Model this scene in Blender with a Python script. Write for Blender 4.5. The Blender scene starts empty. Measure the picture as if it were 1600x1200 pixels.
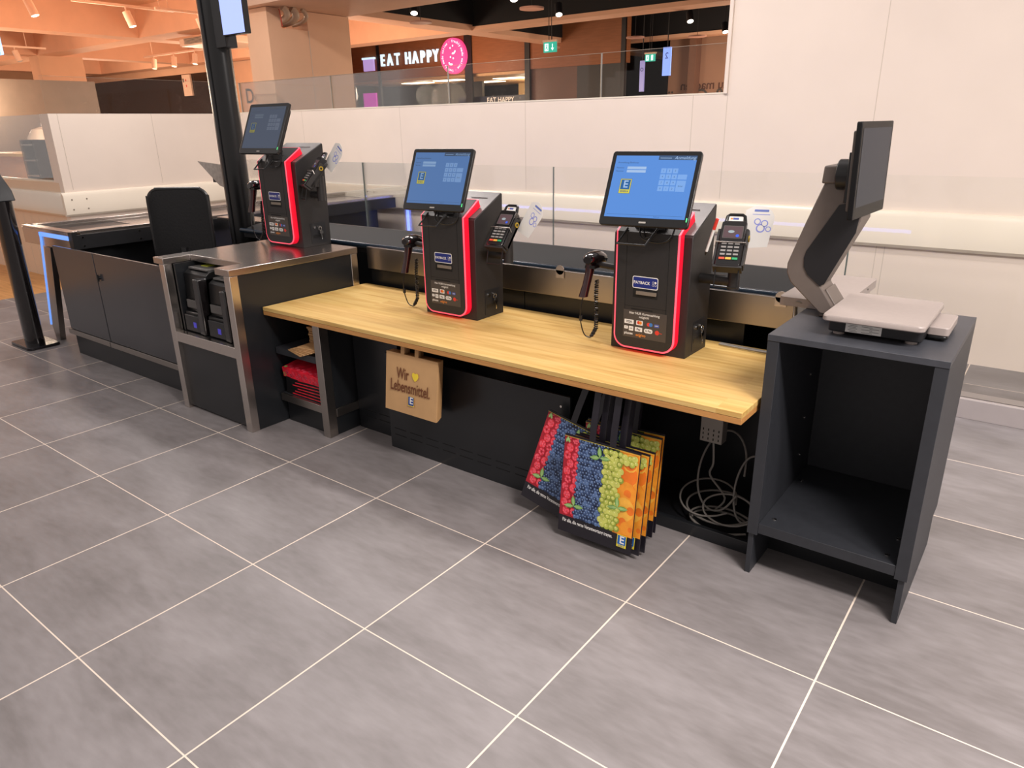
import bpy, bmesh, math, random
from mathutils import Vector, Matrix
random.seed(7)
PI = math.pi
S = bpy.context.scene
COL = S.collection

# ------------------------------------------------------------------ camera, world, light, exposure
def make_camera():
    yaw, pitch, roll, f = -0.656324914, 0.348400204, -0.017991497, 1115.45006
    cy, sy, cp, sp = math.cos(yaw), math.sin(yaw), math.cos(pitch), math.sin(pitch)
    fwd = Vector((sy*cp, cy*cp, -sp)); right = Vector((cy, -sy, 0)); up = right.cross(fwd)
    r = math.cos(roll)*right + math.sin(roll)*up
    u = -math.sin(roll)*right + math.cos(roll)*up
    cd = bpy.data.cameras.new('camera'); cd.sensor_width = 36; cd.lens = f/1600*36
    cd.clip_start = 0.05; cd.clip_end = 200
    c = bpy.data.objects.new('camera', cd); COL.objects.link(c)
    c.matrix_world = Matrix(((r.x, u.x, -fwd.x, 2.71228056), (r.y, u.y, -fwd.y, -1.77855938), (r.z, u.z, -fwd.z, 1.48657503), (0, 0, 0, 1)))
    S.camera = c
make_camera()
S.view_settings.view_transform = 'Standard'
S.view_settings.look = 'None'
S.view_settings.gamma = 1
S.view_settings.use_curve_mapping = False
S.view_settings.exposure = -0.05
W = bpy.data.worlds.new('world'); S.world = W; W.use_nodes = True
bg = W.node_tree.nodes['Background']
bg.inputs[0].default_value = (1.0, 0.90, 0.86, 1); bg.inputs[1].default_value = 0.52

def area(name, loc, sx, sy_, power, color, rot=(0, 0, 0)):
    l = bpy.data.lights.new(name, 'AREA'); l.shape = 'RECTANGLE'; l.size = sx; l.size_y = sy_
    l.energy = power; l.color = color
    o = bpy.data.objects.new(name, l); COL.objects.link(o); o.location = loc; o.rotation_euler = rot
    return o
def point(name, loc, power, color, r=0.15):
    l = bpy.data.lights.new(name, 'POINT'); l.energy = power; l.color = color; l.shadow_soft_size = r
    o = bpy.data.objects.new(name, l); COL.objects.link(o); o.location = loc
    return o
NEUT = (1.0, 0.915, 0.87)
WARM = (1.0, 0.76, 0.56)
for x, y, pw in ((-4.2, 1.75, 46), (-1.9, 1.75, 50), (0.4, 1.6, 50), (2.7, 0.7, 22)):
    area('lane_light', (x, y, 3.45), 1.3, 0.25, pw, NEUT)
for x, y, pw in ((-3.4, -2.2, 20), (-0.2, -2.6, 10)):
    area('front_light', (x, y, 3.45), 1.3, 0.3, pw, NEUT)
for x, y, pw in ((4.2, -1.1, 160), (5.2, -0.6, 120)):
    area('front_light', (x, y, 3.45), 1.3, 0.3, pw, NEUT)  # unseen fill lamps, placed to brighten the right floor and wall
area('front_light', (3.6, -1.0, 3.45), 1.3, 0.3, 34, NEUT, (math.radians(52), 0, 0))  # extra unseen lamp, added and tilted to lift the lower right wall
for x in (-9, -14, -19):
    for y in (3.6, 8.0):
        point('hall_light', (x, y, 2.1), 150, WARM, 0.4)
point('hall_light', (-3.4, 6.4, 1.9), 75, WARM, 0.4)
point('hall_light', (-6.5, 3.0, 2.6), 30, WARM, 0.3)
point('hall_light', (-5.6, 11.6, 2.0), 40, WARM, 0.4)
point('hall_light', (-2.4, 12.8, 2.0), 190, WARM, 0.4)
point('hall_light', (-9.5, 11.8, 2.1), 90, WARM, 0.4)

# ------------------------------------------------------------------ materials
def lin(c):
    c = c/255.0
    return c/12.92 if c <= 0.04045 else ((c+0.055)/1.055)**2.4
def rgb(h):
    h = h.lstrip('#'); return (lin(int(h[0:2], 16)), lin(int(h[2:4], 16)), lin(int(h[4:6], 16)), 1)
MC = {}
def M(name, col, rough=0.5, metal=0.0, em=0.0, emc=None, var=0.0, scale=12, spec=0.5, bump=0.0, stretch=(1, 1, 1), coat=0.0):
    if name in MC: return MC[name]
    m = bpy.data.materials.new(name); m.use_nodes = True; nt = m.node_tree; b = nt.nodes['Principled BSDF']
    c = rgb(col) if isinstance(col, str) else col
    b.inputs['Base Color'].default_value = c; b.inputs['Roughness'].default_value = rough
    b.inputs['Metallic'].default_value = metal; b.inputs['Specular IOR Level'].default_value = spec
    b.inputs['Coat Weight'].default_value = coat
    if em:
        b.inputs['Emission Color'].default_value = rgb(emc) if emc else c
        b.inputs['Emission Strength'].default_value = em
    if var or bump:
        tc = nt.nodes.new('ShaderNodeTexCoord'); mp = nt.nodes.new('ShaderNodeMapping'); mp.inputs['Scale'].default_value = stretch
        n = nt.nodes.new('ShaderNodeTexNoise'); n.inputs['Scale'].default_value = scale; n.inputs['Detail'].default_value = 5
        nt.links.new(tc.outputs['Object'], mp.inputs[0]); nt.links.new(mp.outputs[0], n.inputs['Vector'])
        if var:
            cr = nt.nodes.new('ShaderNodeValToRGB'); k = 1-var
            cr.color_ramp.elements[0].position = 0.3; cr.color_ramp.elements[1].position = 0.7
            cr.color_ramp.elements[0].color = (c[0]*k, c[1]*k, c[2]*k, 1)
            cr.color_ramp.elements[1].color = (min(1, c[0]*(1+var)), min(1, c[1]*(1+var)), min(1, c[2]*(1+var)), 1)
            nt.links.new(n.outputs[0], cr.inputs[0]); nt.links.new(cr.outputs[0], b.inputs['Base Color'])
        if bump:
            bp = nt.nodes.new('ShaderNodeBump'); bp.inputs['Strength'].default_value = bump; bp.inputs['Distance'].default_value = 0.01
            nt.links.new(n.outputs[0], bp.inputs['Height']); nt.links.new(bp.outputs[0], b.inputs['Normal'])
    MC[name] = m
    return m
def nodes(m): return m.node_tree.nodes, m.node_tree.links

def tile_material():
    m = bpy.data.materials.new('floor_tile'); m.use_nodes = True; N, L = nodes(m); b = N['Principled BSDF']
    tc = N.new('ShaderNodeTexCoord'); sep = N.new('ShaderNodeSeparateXYZ'); L.new(tc.outputs['Object'], sep.inputs[0])
    def mth(op, a, bb=None, c=None):
        n = N.new('ShaderNodeMath'); n.operation = op
        for i, v in enumerate((a, bb, c)):
            if v is None: continue
            if isinstance(v, (int, float)): n.inputs[i].default_value = v
            else: L.new(v, n.inputs[i])
        return n.outputs[0]
    masks = []
    for ax in (0, 1):
        d = mth('DIVIDE', sep.outputs[ax], 0.6)
        fr = mth('FRACT', mth('ADD', d, 0.5))
        masks.append(mth('LESS_THAN', mth('ABSOLUTE', mth('SUBTRACT', fr, 0.5)), 0.0046 if ax == 0 else 0.0036))
    g = mth('MAXIMUM', masks[0], masks[1])
    cx = mth('FLOOR', mth('DIVIDE', sep.outputs[0], 0.6)); cy = mth('FLOOR', mth('DIVIDE', sep.outputs[1], 0.6))
    comb = N.new('ShaderNodeCombineXYZ'); L.new(cx, comb.inputs[0]); L.new(cy, comb.inputs[1])
    wn = N.new('ShaderNodeTexWhiteNoise'); L.new(comb.outputs[0], wn.inputs[0])
    add = N.new('ShaderNodeVectorMath'); add.operation = 'MULTIPLY_ADD'; add.inputs[1].default_value = (7, 7, 7)
    L.new(comb.outputs[0], add.inputs[0]); L.new(tc.outputs['Object'], add.inputs[2])
    mp = N.new('ShaderNodeMapping'); mp.inputs['Scale'].default_value = (1.0, 2.6, 1); L.new(add.outputs[0], mp.inputs[0])
    n1 = N.new('ShaderNodeTexNoise'); n1.inputs['Scale'].default_value = 2.2; n1.inputs['Detail'].default_value = 7; n1.inputs['Distortion'].default_value = 0.6
    L.new(mp.outputs[0], n1.inputs['Vector'])
    mp2 = N.new('ShaderNodeMapping'); mp2.inputs['Scale'].default_value = (2.5, 8, 1); L.new(add.outputs[0], mp2.inputs[0])
    n2 = N.new('ShaderNodeTexNoise'); n2.inputs['Scale'].default_value = 5; n2.inputs['Detail'].default_value = 8; L.new(mp2.outputs[0], n2.inputs['Vector'])
    v = mth('ADD', mth('MULTIPLY', n1.outputs[0], 0.62), mth('ADD', mth('MULTIPLY', n2.outputs[0], 0.34), mth('MULTIPLY', wn.outputs[0], 0.05)))
    cr = N.new('ShaderNodeValToRGB'); cr.color_ramp.elements[0].position = 0.3; cr.color_ramp.elements[1].position = 0.72
    cr.color_ramp.elements[0].color = rgb('#706b6a'); cr.color_ramp.elements[1].color = rgb('#938e8f')
    L.new(v, cr.inputs[0])
    mx = N.new('ShaderNodeMix'); mx.data_type = 'RGBA'; L.new(g, mx.inputs['Factor']); L.new(cr.outputs[0], mx.inputs['A'])
    mx.inputs['B'].default_value = rgb('#e2d3c4'); L.new(mx.outputs['Result'], b.inputs['Base Color'])
    rr = mth('ADD', mth('MULTIPLY', g, 0.4), mth('ADD', mth('MULTIPLY', n2.outputs[0], 0.18), 0.36)); L.new(rr, b.inputs['Roughness'])
    b.inputs['Specular IOR Level'].default_value = 0.4
    bp = N.new('ShaderNodeBump'); bp.inputs['Strength'].default_value = 0.35; bp.inputs['Distance'].default_value = 0.002
    L.new(mth('SUBTRACT', mth('MULTIPLY', n2.outputs[0], 0.15), g), bp.inputs['Height']); L.new(bp.outputs[0], b.inputs['Normal'])
    return m
def wood_material(name, c1, c2, c3, axis=0, plank=0.12, length=1.3):
    m = bpy.data.materials.new(name); m.use_nodes = True; N, L = nodes(m); b = N['Principled BSDF']
    tc = N.new('ShaderNodeTexCoord')
    br = N.new('ShaderNodeTexBrick'); br.inputs['Scale'].default_value = 1; br.inputs['Mortar Size'].default_value = 0.0006
    br.inputs['Brick Width'].default_value = length; br.inputs['Row Height'].default_value = plank; br.inputs['Bias'].default_value = 0
    br.inputs['Color1'].default_value = (0.2, 0.2, 0.2, 1); br.inputs['Color2'].default_value = (0.8, 0.8, 0.8, 1); br.inputs['Mortar'].default_value = (0.3, 0.3, 0.3, 1)
    L.new(tc.outputs['Object'], br.inputs['Vector'])
    mp = N.new('ShaderNodeMapping'); mp.inputs['Scale'].default_value = (1.6, 26, 26); L.new(tc.outputs['Object'], mp.inputs[0])
    off = N.new('ShaderNodeVectorMath'); off.operation = 'MULTIPLY_ADD'; off.inputs[1].default_value = (9, 9, 9)
    L.new(br.outputs['Color'], off.inputs[0]); L.new(mp.outputs[0], off.inputs[2])
    n = N.new('ShaderNodeTexNoise'); n.inputs['Scale'].default_value = 1.0; n.inputs['Detail'].default_value = 6; n.inputs['Distortion'].default_value = 1.2
    L.new(off.outputs[0], n.inputs['Vector'])
    cr = N.new('ShaderNodeValToRGB'); cr.color_ramp.elements[0].position = 0.28; cr.color_ramp.elements[0].color = rgb(c1)
    cr.color_ramp.elements[1].position = 0.72; cr.color_ramp.elements[1].color = rgb(c3)
    e = cr.color_ramp.elements.new(0.5); e.color = rgb(c2)
    L.new(n.outputs[0], cr.inputs[0])
    mx = N.new('ShaderNodeMix'); mx.data_type = 'RGBA'; mx.blend_type = 'OVERLAY'; mx.inputs['Factor'].default_value = 0.10
    L.new(cr.outputs[0], mx.inputs['A']); L.new(br.outputs['Color'], mx.inputs['B']); L.new(mx.outputs['Result'], b.inputs['Base Color'])
    b.inputs['Roughness'].default_value = 0.42
    return m
def steel_material(name, col='#b9b2ac', rough=0.28, axis=(1, 1, 1)):
    m = bpy.data.materials.new(name); m.use_nodes = True; N, L = nodes(m); b = N['Principled BSDF']
    b.inputs['Base Color'].default_value = rgb(col); b.inputs['Metallic'].default_value = 1
    tc = N.new('ShaderNodeTexCoord'); mp = N.new('ShaderNodeMapping'); mp.inputs['Scale'].default_value = axis; L.new(tc.outputs['Object'], mp.inputs[0])
    n = N.new('ShaderNodeTexNoise'); n.inputs['Scale'].default_value = 4; n.inputs['Detail'].default_value = 4; L.new(mp.outputs[0], n.inputs['Vector'])
    mr = N.new('ShaderNodeMapRange'); mr.inputs['To Min'].default_value = rough; mr.inputs['To Max'].default_value = rough+0.04
    L.new(n.outputs[0], mr.inputs[0]); L.new(mr.outputs[0], b.inputs['Roughness'])
    return m
def glass_material(name, tint=(0.985, 0.992, 0.985, 1), refl=0.6):
    m = bpy.data.materials.new(name); m.use_nodes = True; N, L = nodes(m); N.remove(N['Principled BSDF']); out = N['Material Output']
    t = N.new('ShaderNodeBsdfTransparent'); t.inputs[0].default_value = tint
    g = N.new('ShaderNodeBsdfGlossy'); g.inputs['Roughness'].default_value = 0.01; g.inputs[0].default_value = (0.9, 0.9, 0.9, 1)
    fr = N.new('ShaderNodeFresnel'); fr.inputs[0].default_value = 1.4
    mu = N.new('ShaderNodeMath'); mu.operation = 'MULTIPLY'; mu.inputs[1].default_value = refl; L.new(fr.outputs[0], mu.inputs[0])
    mix = N.new('ShaderNodeMixShader'); L.new(mu.outputs[0], mix.inputs[0]); L.new(t.outputs[0], mix.inputs[1]); L.new(g.outputs[0], mix.inputs[2])
    L.new(mix.outputs[0], out.inputs[0])
    return m

TILE = tile_material()
WOOD = wood_material('oak_laminate', '#c39852', '#d5b06a', '#e0be7c')
WFLOOR = wood_material('oak_floor', '#b9824a', '#cf9759', '#dba76c', plank=0.2)
STEEL = steel_material('brushed_steel', '#cfc7c0', 0.24)
STEELD = steel_material('brushed_steel_dark', '#aaa39d', 0.28)
STEELT = steel_material('worn_steel_top', '#b8b1ac', 0.24, (1, 2, 1))
GLASS = glass_material('clear_glass')
BLK = M('black_powder', '#1c1d20', 0.42, var=0.12, scale=30)
BLK2 = M('black_panel', '#1e2023', 0.30, var=0.1, scale=6, spec=0.5)
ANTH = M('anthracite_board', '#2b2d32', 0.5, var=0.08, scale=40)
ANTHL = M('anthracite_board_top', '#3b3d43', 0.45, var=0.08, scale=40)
KBLK = M('kiosk_black', '#242222', 0.48, var=0.08, scale=60)
KROOF = M('kiosk_roof', '#605c5c', 0.35, var=0.1, scale=30)
PLA = M('black_plastic', '#141415', 0.32)
PLG = M('dark_gloss_plastic', '#1a1718', 0.12, coat=0.5)
RED = M('red_led_acrylic', '#b00c24', 0.35, em=0.8, emc='#f0122e')
PINK = M('pink_led_rim', '#ff6a7c', 0.4, em=0.85, emc='#ff4a62')
BLUE = M('blue_led_strip', '#7fb0ff', 0.4, em=0.85, emc='#6ea2ff')
WHITE = M('white_print', '#e8e6e2', 0.5, var=0.02)
DARKTXT = M('dark_print', '#2a2420', 0.6, var=0.02)
BEIGE = M('cream_wall_panel', '#ebdccf', 0.42, var=0.02, scale=3)
RAIL = M('cream_bumper', '#ece1d0', 0.25, var=0.02, scale=3)
PLAST = M('plaster_ceiling', '#dcae8c', 0.75, var=0.05, scale=3)
PLASTB = M('plaster_beam', '#e6b494', 0.75, var=0.04, scale=3)
COLM = M('plaster_column', '#e0b493', 0.7, var=0.05, scale=2)
BCEIL = M('black_ceiling', '#0d0c10', 0.8, var=0.2, scale=2)
SHOPW = M('brown_facade', '#8a5534', 0.6, var=0.12, scale=3, stretch=(1, 1, 12))
DKW = M('dark_glossy_wall', '#241c1a', 0.2, var=0.1, scale=2)
KRAFT = M('kraft_paper', '#c39a6b', 0.7, var=0.06, scale=9, bump=0.15)
KRAFTD = M('kraft_paper_back', '#b58c5e', 0.7, var=0.06, scale=9)
GREYP = M('scale_grey', '#665c56', 0.45, var=0.03, scale=40)
GREYL = M('scale_pan', '#9d928d', 0.4, var=0.03, scale=60)
CABLE = M('grey_cable', '#8d8882', 0.5, var=0.03)
CHROME = M('chrome', '#d8d4cf', 0.12, metal=1, var=0.01)

# ------------------------------------------------------------------ mesh helpers
TXT = {}
def text_geo(s, shear=0.0, fat=0.0):
    k = (s, shear, fat)
    if k in TXT: return TXT[k]
    c = bpy.data.curves.new('t', 'FONT'); c.body = s; c.size = 1; c.align_x = 'CENTER'; c.align_y = 'CENTER'; c.shear = shear; c.offset = fat
    c.resolution_u = 3
    o = bpy.data.objects.new('t', c); COL.objects.link(o)
    dg = bpy.context.evaluated_depsgraph_get(); me = bpy.data.meshes.new_from_object(o.evaluated_get(dg))
    vs = [v.co.copy() for v in me.vertices]; fs = [tuple(p.vertices) for p in me.polygons]
    bpy.data.objects.remove(o); bpy.data.curves.remove(c); bpy.data.meshes.remove(me)
    TXT[k] = (vs, fs); return TXT[k]
class MB:
    def __init__(s): s.bm = bmesh.new(); s.mats = []; s.X = Matrix.Identity(4)
    def mi(s, m):
        if m not in s.mats: s.mats.append(m)
        return s.mats.index(m)
    def add(s, vs, fs, m):
        i = s.mi(m); V = [s.bm.verts.new(s.X @ Vector(v)) for v in vs]; out = []
        for f in fs:
            try: q = s.bm.faces.new([V[k] for k in f]); q.material_index = i; out.append(q)
            except ValueError: pass
        return out
    def box(s, x0, x1, y0, y1, z0, z1, m):
        v = [(x0, y0, z0), (x1, y0, z0), (x1, y1, z0), (x0, y1, z0), (x0, y0, z1), (x1, y0, z1), (x1, y1, z1), (x0, y1, z1)]
        s.add(v, [(3, 2, 1, 0), (4, 5, 6, 7), (0, 1, 5, 4), (1, 2, 6, 5), (2, 3, 7, 6), (3, 0, 4, 7)], m); return s
    def prism(s, pts, a, b, m, axis='y', capm=None):
        """pts are 2D; axis y: (x,z), axis x: (y,z), axis z: (x,y)"""
        f = {'y': lambda p, t: (p[0], t, p[1]), 'x': lambda p, t: (t, p[0], p[1]), 'z': lambda p, t: (p[0], p[1], t)}[axis]
        n = len(pts); vs = [f(p, a) for p in pts]+[f(p, b) for p in pts]
        s.add(vs, [tuple(range(n))[::-1], tuple(range(n, 2*n))]+[(i, (i+1) % n, n+(i+1) % n, n+i) for i in range(n)], m); return s
    def poly(s, vs, m): s.add(vs, [tuple(range(len(vs)))], m); return s
    def rect(s, cx, cz, w, h, y, m):
        return s.poly([(cx-w/2, y, cz-h/2), (cx+w/2, y, cz-h/2), (cx+w/2, y, cz+h/2), (cx-w/2, y, cz+h/2)], m)
    def rrect(s, cx, cz, w, h, r, y, m, n=4): return s.poly([(x, y, z) for x, z in rr(cx, cz, w, h, r, n)], m)
    def disc(s, cx, cz, rx, y, m, rz=None, n=14, a0=0, a1=2*PI):
        rz = rz or rx; return s.poly([(cx+rx*math.cos(a0+(a1-a0)*k/n), y, cz+rz*math.sin(a0+(a1-a0)*k/n)) for k in range(n if a1-a0 > 6.2 else n+1)], m)
    def cyl(s, p, q, r, m, r2=None, n=20):
        p, q = Vector(p), Vector(q); r2 = r if r2 is None else r2; d = (q-p).normalized()
        a = d.orthogonal().normalized(); b = d.cross(a)
        vs = [p+(a*math.cos(t)+b*math.sin(t))*r for t in [2*PI*k/n for k in range(n)]]+[q+(a*math.cos(t)+b*math.sin(t))*r2 for t in [2*PI*k/n for k in range(n)]]
        s.add(vs, [tuple(range(n))[::-1], tuple(range(n, 2*n))]+[(i, (i+1) % n, n+(i+1) % n, n+i) for i in range(n)], m); return s
    def tube(s, pts, r, m, n=8, smooth=4, closed=False):
        P = [Vector(p) for p in pts]
        if smooth and len(P) > 2:
            Q = []
            K = len(P)
            rng = range(K) if closed else range(K-1)
            for i in rng:
                p0 = P[(i-1) % K] if (closed or i > 0) else P[0]; p1 = P[i]; p2 = P[(i+1) % K]; p3 = P[(i+2) % K] if (closed or i+2 < K) else P[-1]
                for j in range(smooth):
                    t = j/smooth
                    Q.append(0.5*((2*p1)+(-p0+p2)*t+(2*p0-5*p1+4*p2-p3)*t*t+(-p0+3*p1-3*p2+p3)*t**3))
            if not closed: Q.append(P[-1])
            P = Q
        K = len(P); vs = []; a = None
        for i, p in enumerate(P):
            d = (P[(i+1) % K] if (closed or i+1 < K) else p)-(P[(i-1) % K] if (closed or i > 0) else p)
            if d.length < 1e-9: d = Vector((0, 0, 1))
            d.normalize()
            a = d.orthogonal().normalized() if a is None else (a-d*a.dot(d)).normalized()
            b = d.cross(a)
            vs += [p+(a*math.cos(2*PI*k/n)+b*math.sin(2*PI*k/n))*r for k in range(n)]
        fs = []
        for i in range(K if closed else K-1):
            for k in range(n):
                j = (i+1) % K; fs.append((i*n+k, i*n+(k+1) % n, j*n+(k+1) % n, j*n+k))
        if not closed: fs += [tuple(range(n))[::-1], tuple((K-1)*n+k for k in range(n))]
        s.add(vs, fs, m); return s
    def lathe(s, prof, m, c=(0, 0, 0), n=24):
        vs = []; c = Vector(c)
        for r, z in prof: vs += [c+Vector((r*math.cos(2*PI*k/n), r*math.sin(2*PI*k/n), z)) for k in range(n)]
        fs = [(i*n+k, i*n+(k+1) % n, (i+1)*n+(k+1) % n, (i+1)*n+k) for i in range(len(prof)-1) for k in range(n)]
        fs += [tuple(range(n))[::-1], tuple((len(prof)-1)*n+k for k in range(n))]
        s.add(vs, fs, m); return s
    def text(s, st, cx, cz, size, y, m, shear=0.0, fat=0.0, mirror=False, sx=1.0, rot=0.0):
        vs, fs = text_geo(st, shear, fat); k = -1 if mirror else 1
        c, d = math.cos(rot), math.sin(rot)
        pts = []
        for v in vs:
            a, b = v.x*size*sx*k, v.y*size
            pts.append((cx+a*c-b*d, y, cz+a*d+b*c))
        s.add(pts, fs, m); return s
    def build(s, name, parent=None, loc=None, bevel=0.0, rot=None, smooth=True):
        bm = s.bm
        bmesh.ops.recalc_face_normals(bm, faces=bm.faces)
        if smooth:
            for f in bm.faces: f.smooth = True
            for e in bm.edges:
                e.smooth = len(e.link_faces) == 2 and e.calc_face_angle(0) < math.radians(35)
        me = bpy.data.meshes.new(name); bm.to_mesh(me); bm.free()
        for m in s.mats: me.materials.append(m)
        o = bpy.data.objects.new(name, me); COL.objects.link(o)
        if loc: o.location = loc
        if rot: o.rotation_euler = rot
        if parent: o.parent = parent
        if bevel:
            b = o.modifiers.new('bevel', 'BEVEL'); b.width = bevel; b.segments = 2; b.limit_method = 'ANGLE'; b.angle_limit = math.radians(40)
        return o
def rr(cx, cz, w, h, r, n=4):
    out = []
    for sx, sz, a in ((1, 1, 0), (-1, 1, PI/2), (-1, -1, PI), (1, -1, 1.5*PI)):
        for k in range(n+1):
            t = a+k*PI/2/n; out.append((cx+sx*(w/2-r)+r*math.cos(t), cz+sz*(h/2-r)+r*math.sin(t)))
    return out
def bx(*a, m=None): return MB().box(*a, m)
def thing(name, label, cat, loc=(0, 0, 0), rot=(0, 0, 0), group=None):
    o = bpy.data.objects.new(name, None); COL.objects.link(o); o.location = loc; o.rotation_euler = rot
    o.empty_display_size = 0.1
    o['label'] = label; o['category'] = cat
    if group: o['group'] = group
    return o
def tag(o, label, cat, group=None):
    o['label'] = label; o['category'] = cat
    if group: o['group'] = group
    return o
def struct(mb, name, parent=None, bevel=0.0, label=None):
    o = mb.build(name, parent, bevel=bevel)
    o['kind'] = 'structure'
    if label: o['label'] = label
    return o

# ------------------------------------------------------------------ the setting
struct(bx(-5.22, 7, -7, 3.5, -0.05, 0, m=TILE), 'floor', label='grey stone tile floor with pale grout')
struct(bx(-26, -5.22, -7, 3.5, -0.05, 0, m=WFLOOR), 'floor', label='oak plank floor beyond the checkout')
struct(bx(-26, 7, 3.5, 20, -0.05, 0, m=M('hall_floor', '#7d6c60', 0.5, var=0.05, scale=3)), 'floor', label='floor of the hall behind the low wall')
# back wall: low part and full height part, with panel joints
JOINT = M('panel_joint', '#cdbfb0', 0.7)
w = bx(-5.308, 0.655, 3.42, 3.5, 0, 1.665, m=BEIGE)
w.box(0.655, 6.5, 3.42, 3.5, 0, 3.4, BEIGE)
for x in (-4.1, -2.6, -1.1, 0.4):
    w.box(x, x+0.004, 3.4195, 3.421, 0.95, 1.665, JOINT)
for x in (0.40, 1.75, 1.80, 3.1):
    w.box(x, x+0.004, 3.4195, 3.421, 0, 0.70, JOINT)
for x in (0.655, 1.62, 3.4):
    w.box(x, x+0.004, 3.4195, 3.421, 0.95, 3.4, JOINT)
struct(w, 'wall_back', label='cream panelled wall with low section under the opening')
w = bx(-5.30, -5.208, 1.33, 3.42, 0, 1.66, m=BEIGE)
w.box(-5.2075, -5.2065, 2.33, 2.334, 0.95, 1.66, JOINT)
w.box(-5.2075, -5.2065, 1.41, 1.414, 0.95, 1.66, JOINT)
struct(w, 'wall_left', label='low cream wall section running away behind the conveyor')
w = MB()
w.box(-8.5, -5.30, 1.33, 1.42, 0, 1.02, M('cream_wall_warm', '#e6cbb0', 0.5, var=0.03, scale=3))
w.box(-5.40, -5.30, 1.33, 1.42, 1.02, 1.66, BEIGE)
for k in range(14): w.box(-5.6-k*0.2, -5.595-k*0.2, 1.3295, 1.331, 0.0, 0.66, JOINT)
struct(w, 'wall_front_left', label='cream wall under the kitchen window')
def rail_prof(o):  # bumper profile (offset outwards, z)
    return [(0, 0.705), (o*0.6, 0.70), (o, 0.72), (o, 0.895), (o*0.55, 0.925), (0, 0.93)]
p = [(3.42-a, z) for a, z in rail_prof(0.045)]
w = MB().prism(p, -5.208, 6.5, RAIL, 'x')
struct(w, 'trim_1', label='cream bumper rail along the back wall')
screw = M('rail_screw', '#8b7e70', 0.4, var=0.02)
r = bpy.data.objects['trim_1']
for x in (-3.1, -3.0, -1.62, -1.52, 0.42, 1.02, 2.6):
    for z in (0.77, 0.86):
        MB().cyl((x, 3.377, z), (x, 3.373, z), 0.008, screw, n=10).build('rail_screw', r)
p = [(-5.208+a, z) for a, z in rail_prof(0.045)]
w = MB(); w.prism(p, 1.286, 3.38, RAIL, 'y')
struct(w, 'trim_2', label='cream bumper rail on the left wall section')
for y in (1.36, 1.50):
    for z in (0.765, 0.86): MB().cyl((-5.165, y, z), (-5.161, y, z), 0.008, screw, n=10).build('rail_screw', bpy.data.objects['trim_2'])
p = [(1.33-a, z) for a, z in rail_prof(0.045)]
struct(MB().prism(p, -8.5, -5.2085, RAIL, 'x'), 'trim_3', label='cream bumper rail under the kitchen window')
struct(bx(0.63, 0.655, 3.405, 3.42, 1.665, 3.4, m=BEIGE), 'trim_4', label='cream edge trim at the end of the full height wall')
struct(bx(-5.30, 0.655, 3.417, 3.52, 1.665, 1.675, m=RAIL), 'trim_5', label='pale capping on top of the low wall')

# ceiling with coffer beams
c = MB()
c.box(-26, -7.6, 0, 20, 3.75, 3.85, PLAST)
c.box(-7.6, 3, 3.4, 6.1, 3.75, 3.85, BCEIL)
c.box(-7.6, 3, 6.1, 20, 3.9, 4.0, BCEIL)
ceil = struct(c, 'ceiling', label='coffered ceiling, plaster on the left and black on the right')
for x0, x1, y0, y1 in ((-7.6, -7.1, 0, 20), (-12.9, -12.4, 0, 9.9), (-17.7, -17.2, 0, 9.9), (-22.9, -22.4, 0, 9.9)):
    struct(bx(x0, x1, y0, y1, 3.2, 3.76, m=PLASTB), 'ceiling_beam', ceil)
for x0, x1, y0, y1 in ((-26, -7.6, 6.1, 6.6), (-26, -7.6, 9.9, 10.36), (-26, -7.6, 2.1, 2.5)):
    struct(bx(x0, x1, y0, y1, 3.202, 3.758, m=PLASTB), 'ceiling_beam', ceil)
for y0, y1 in ((9.9, 10.36), (14.0, 14.4)):
    b_ = bx(-7.1, 3, y0, y1, 3.202, 3.27, m=PLASTB); b_.box(-7.1, 3, y0+0.02, y1-0.02, 3.27, 3.9, BCEIL); struct(b_, 'ceiling_beam', ceil)
b_ = bx(-7.09, -7.07, 4.8, 20, 3.30, 3.9, m=BCEIL); struct(b_, 'ceiling_lining', ceil)
# big column beside the opening, notched at the top for the ducts
c = MB()
c.box(-5.20, -4.79, 3.62, 4.80, 1.0, 2.56, COLM)
c.box(-5.20, -4.79, 3.62, 3.80, 2.56, 2.76, COLM)
c.box(-5.20, -4.79, 4.17, 4.80, 2.56, 2.76, COLM)
c.box(-4.788, -4.786, 4.17, 4.176, 1.0, 2.56, JOINT)
struct(bx(-5.25, 3, 3.5, 4.80, 2.765, 3.2, m=M('pink_soffit', '#cfa88f', 0.7, var=0.05, scale=3)), 'ceiling_soffit', label='plaster beam above the opening beside the column')
struct(c, 'wall_column', label='beige clad column behind the low wall')
struct(bx(-17.7, -17.2, 6.1, 7.1, 0, 3.2, m=COLM), 'wall_column_far', label='beige plaster column in the far left hall')
# far walls
struct(bx(-26, -17.1, 10.4, 10.55, 0, 3.02, m=DKW), 'wall_far_dark', label='dark glossy shop wall in the far left hall')
struct(bx(-26, -17.1, 10.4, 10.55, 3.02, 3.75, m=COLM), 'wall_far_upper', label='plaster strip above the dark shop wall')
w = bx(-17.1, -11.7, 10.4, 10.55, 0, 3.2, m=COLM)
w.text('Dein', -15.05, 2.31, 0.52, 10.39, DARKTXT, fat=0.01)
struct(w, 'wall_far_plaster', label='warm plaster wall with large dark lettering')
struct(bx(-26, -25.8, 0, 10.4, 0, 3.75, m=PLAST), 'wall_far_left')
struct(bx(-26, 3, 19.8, 20, 0, 4, m=M('far_dark', '#3a2a24', 0.8, var=0.1)), 'wall_far_end')

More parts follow.
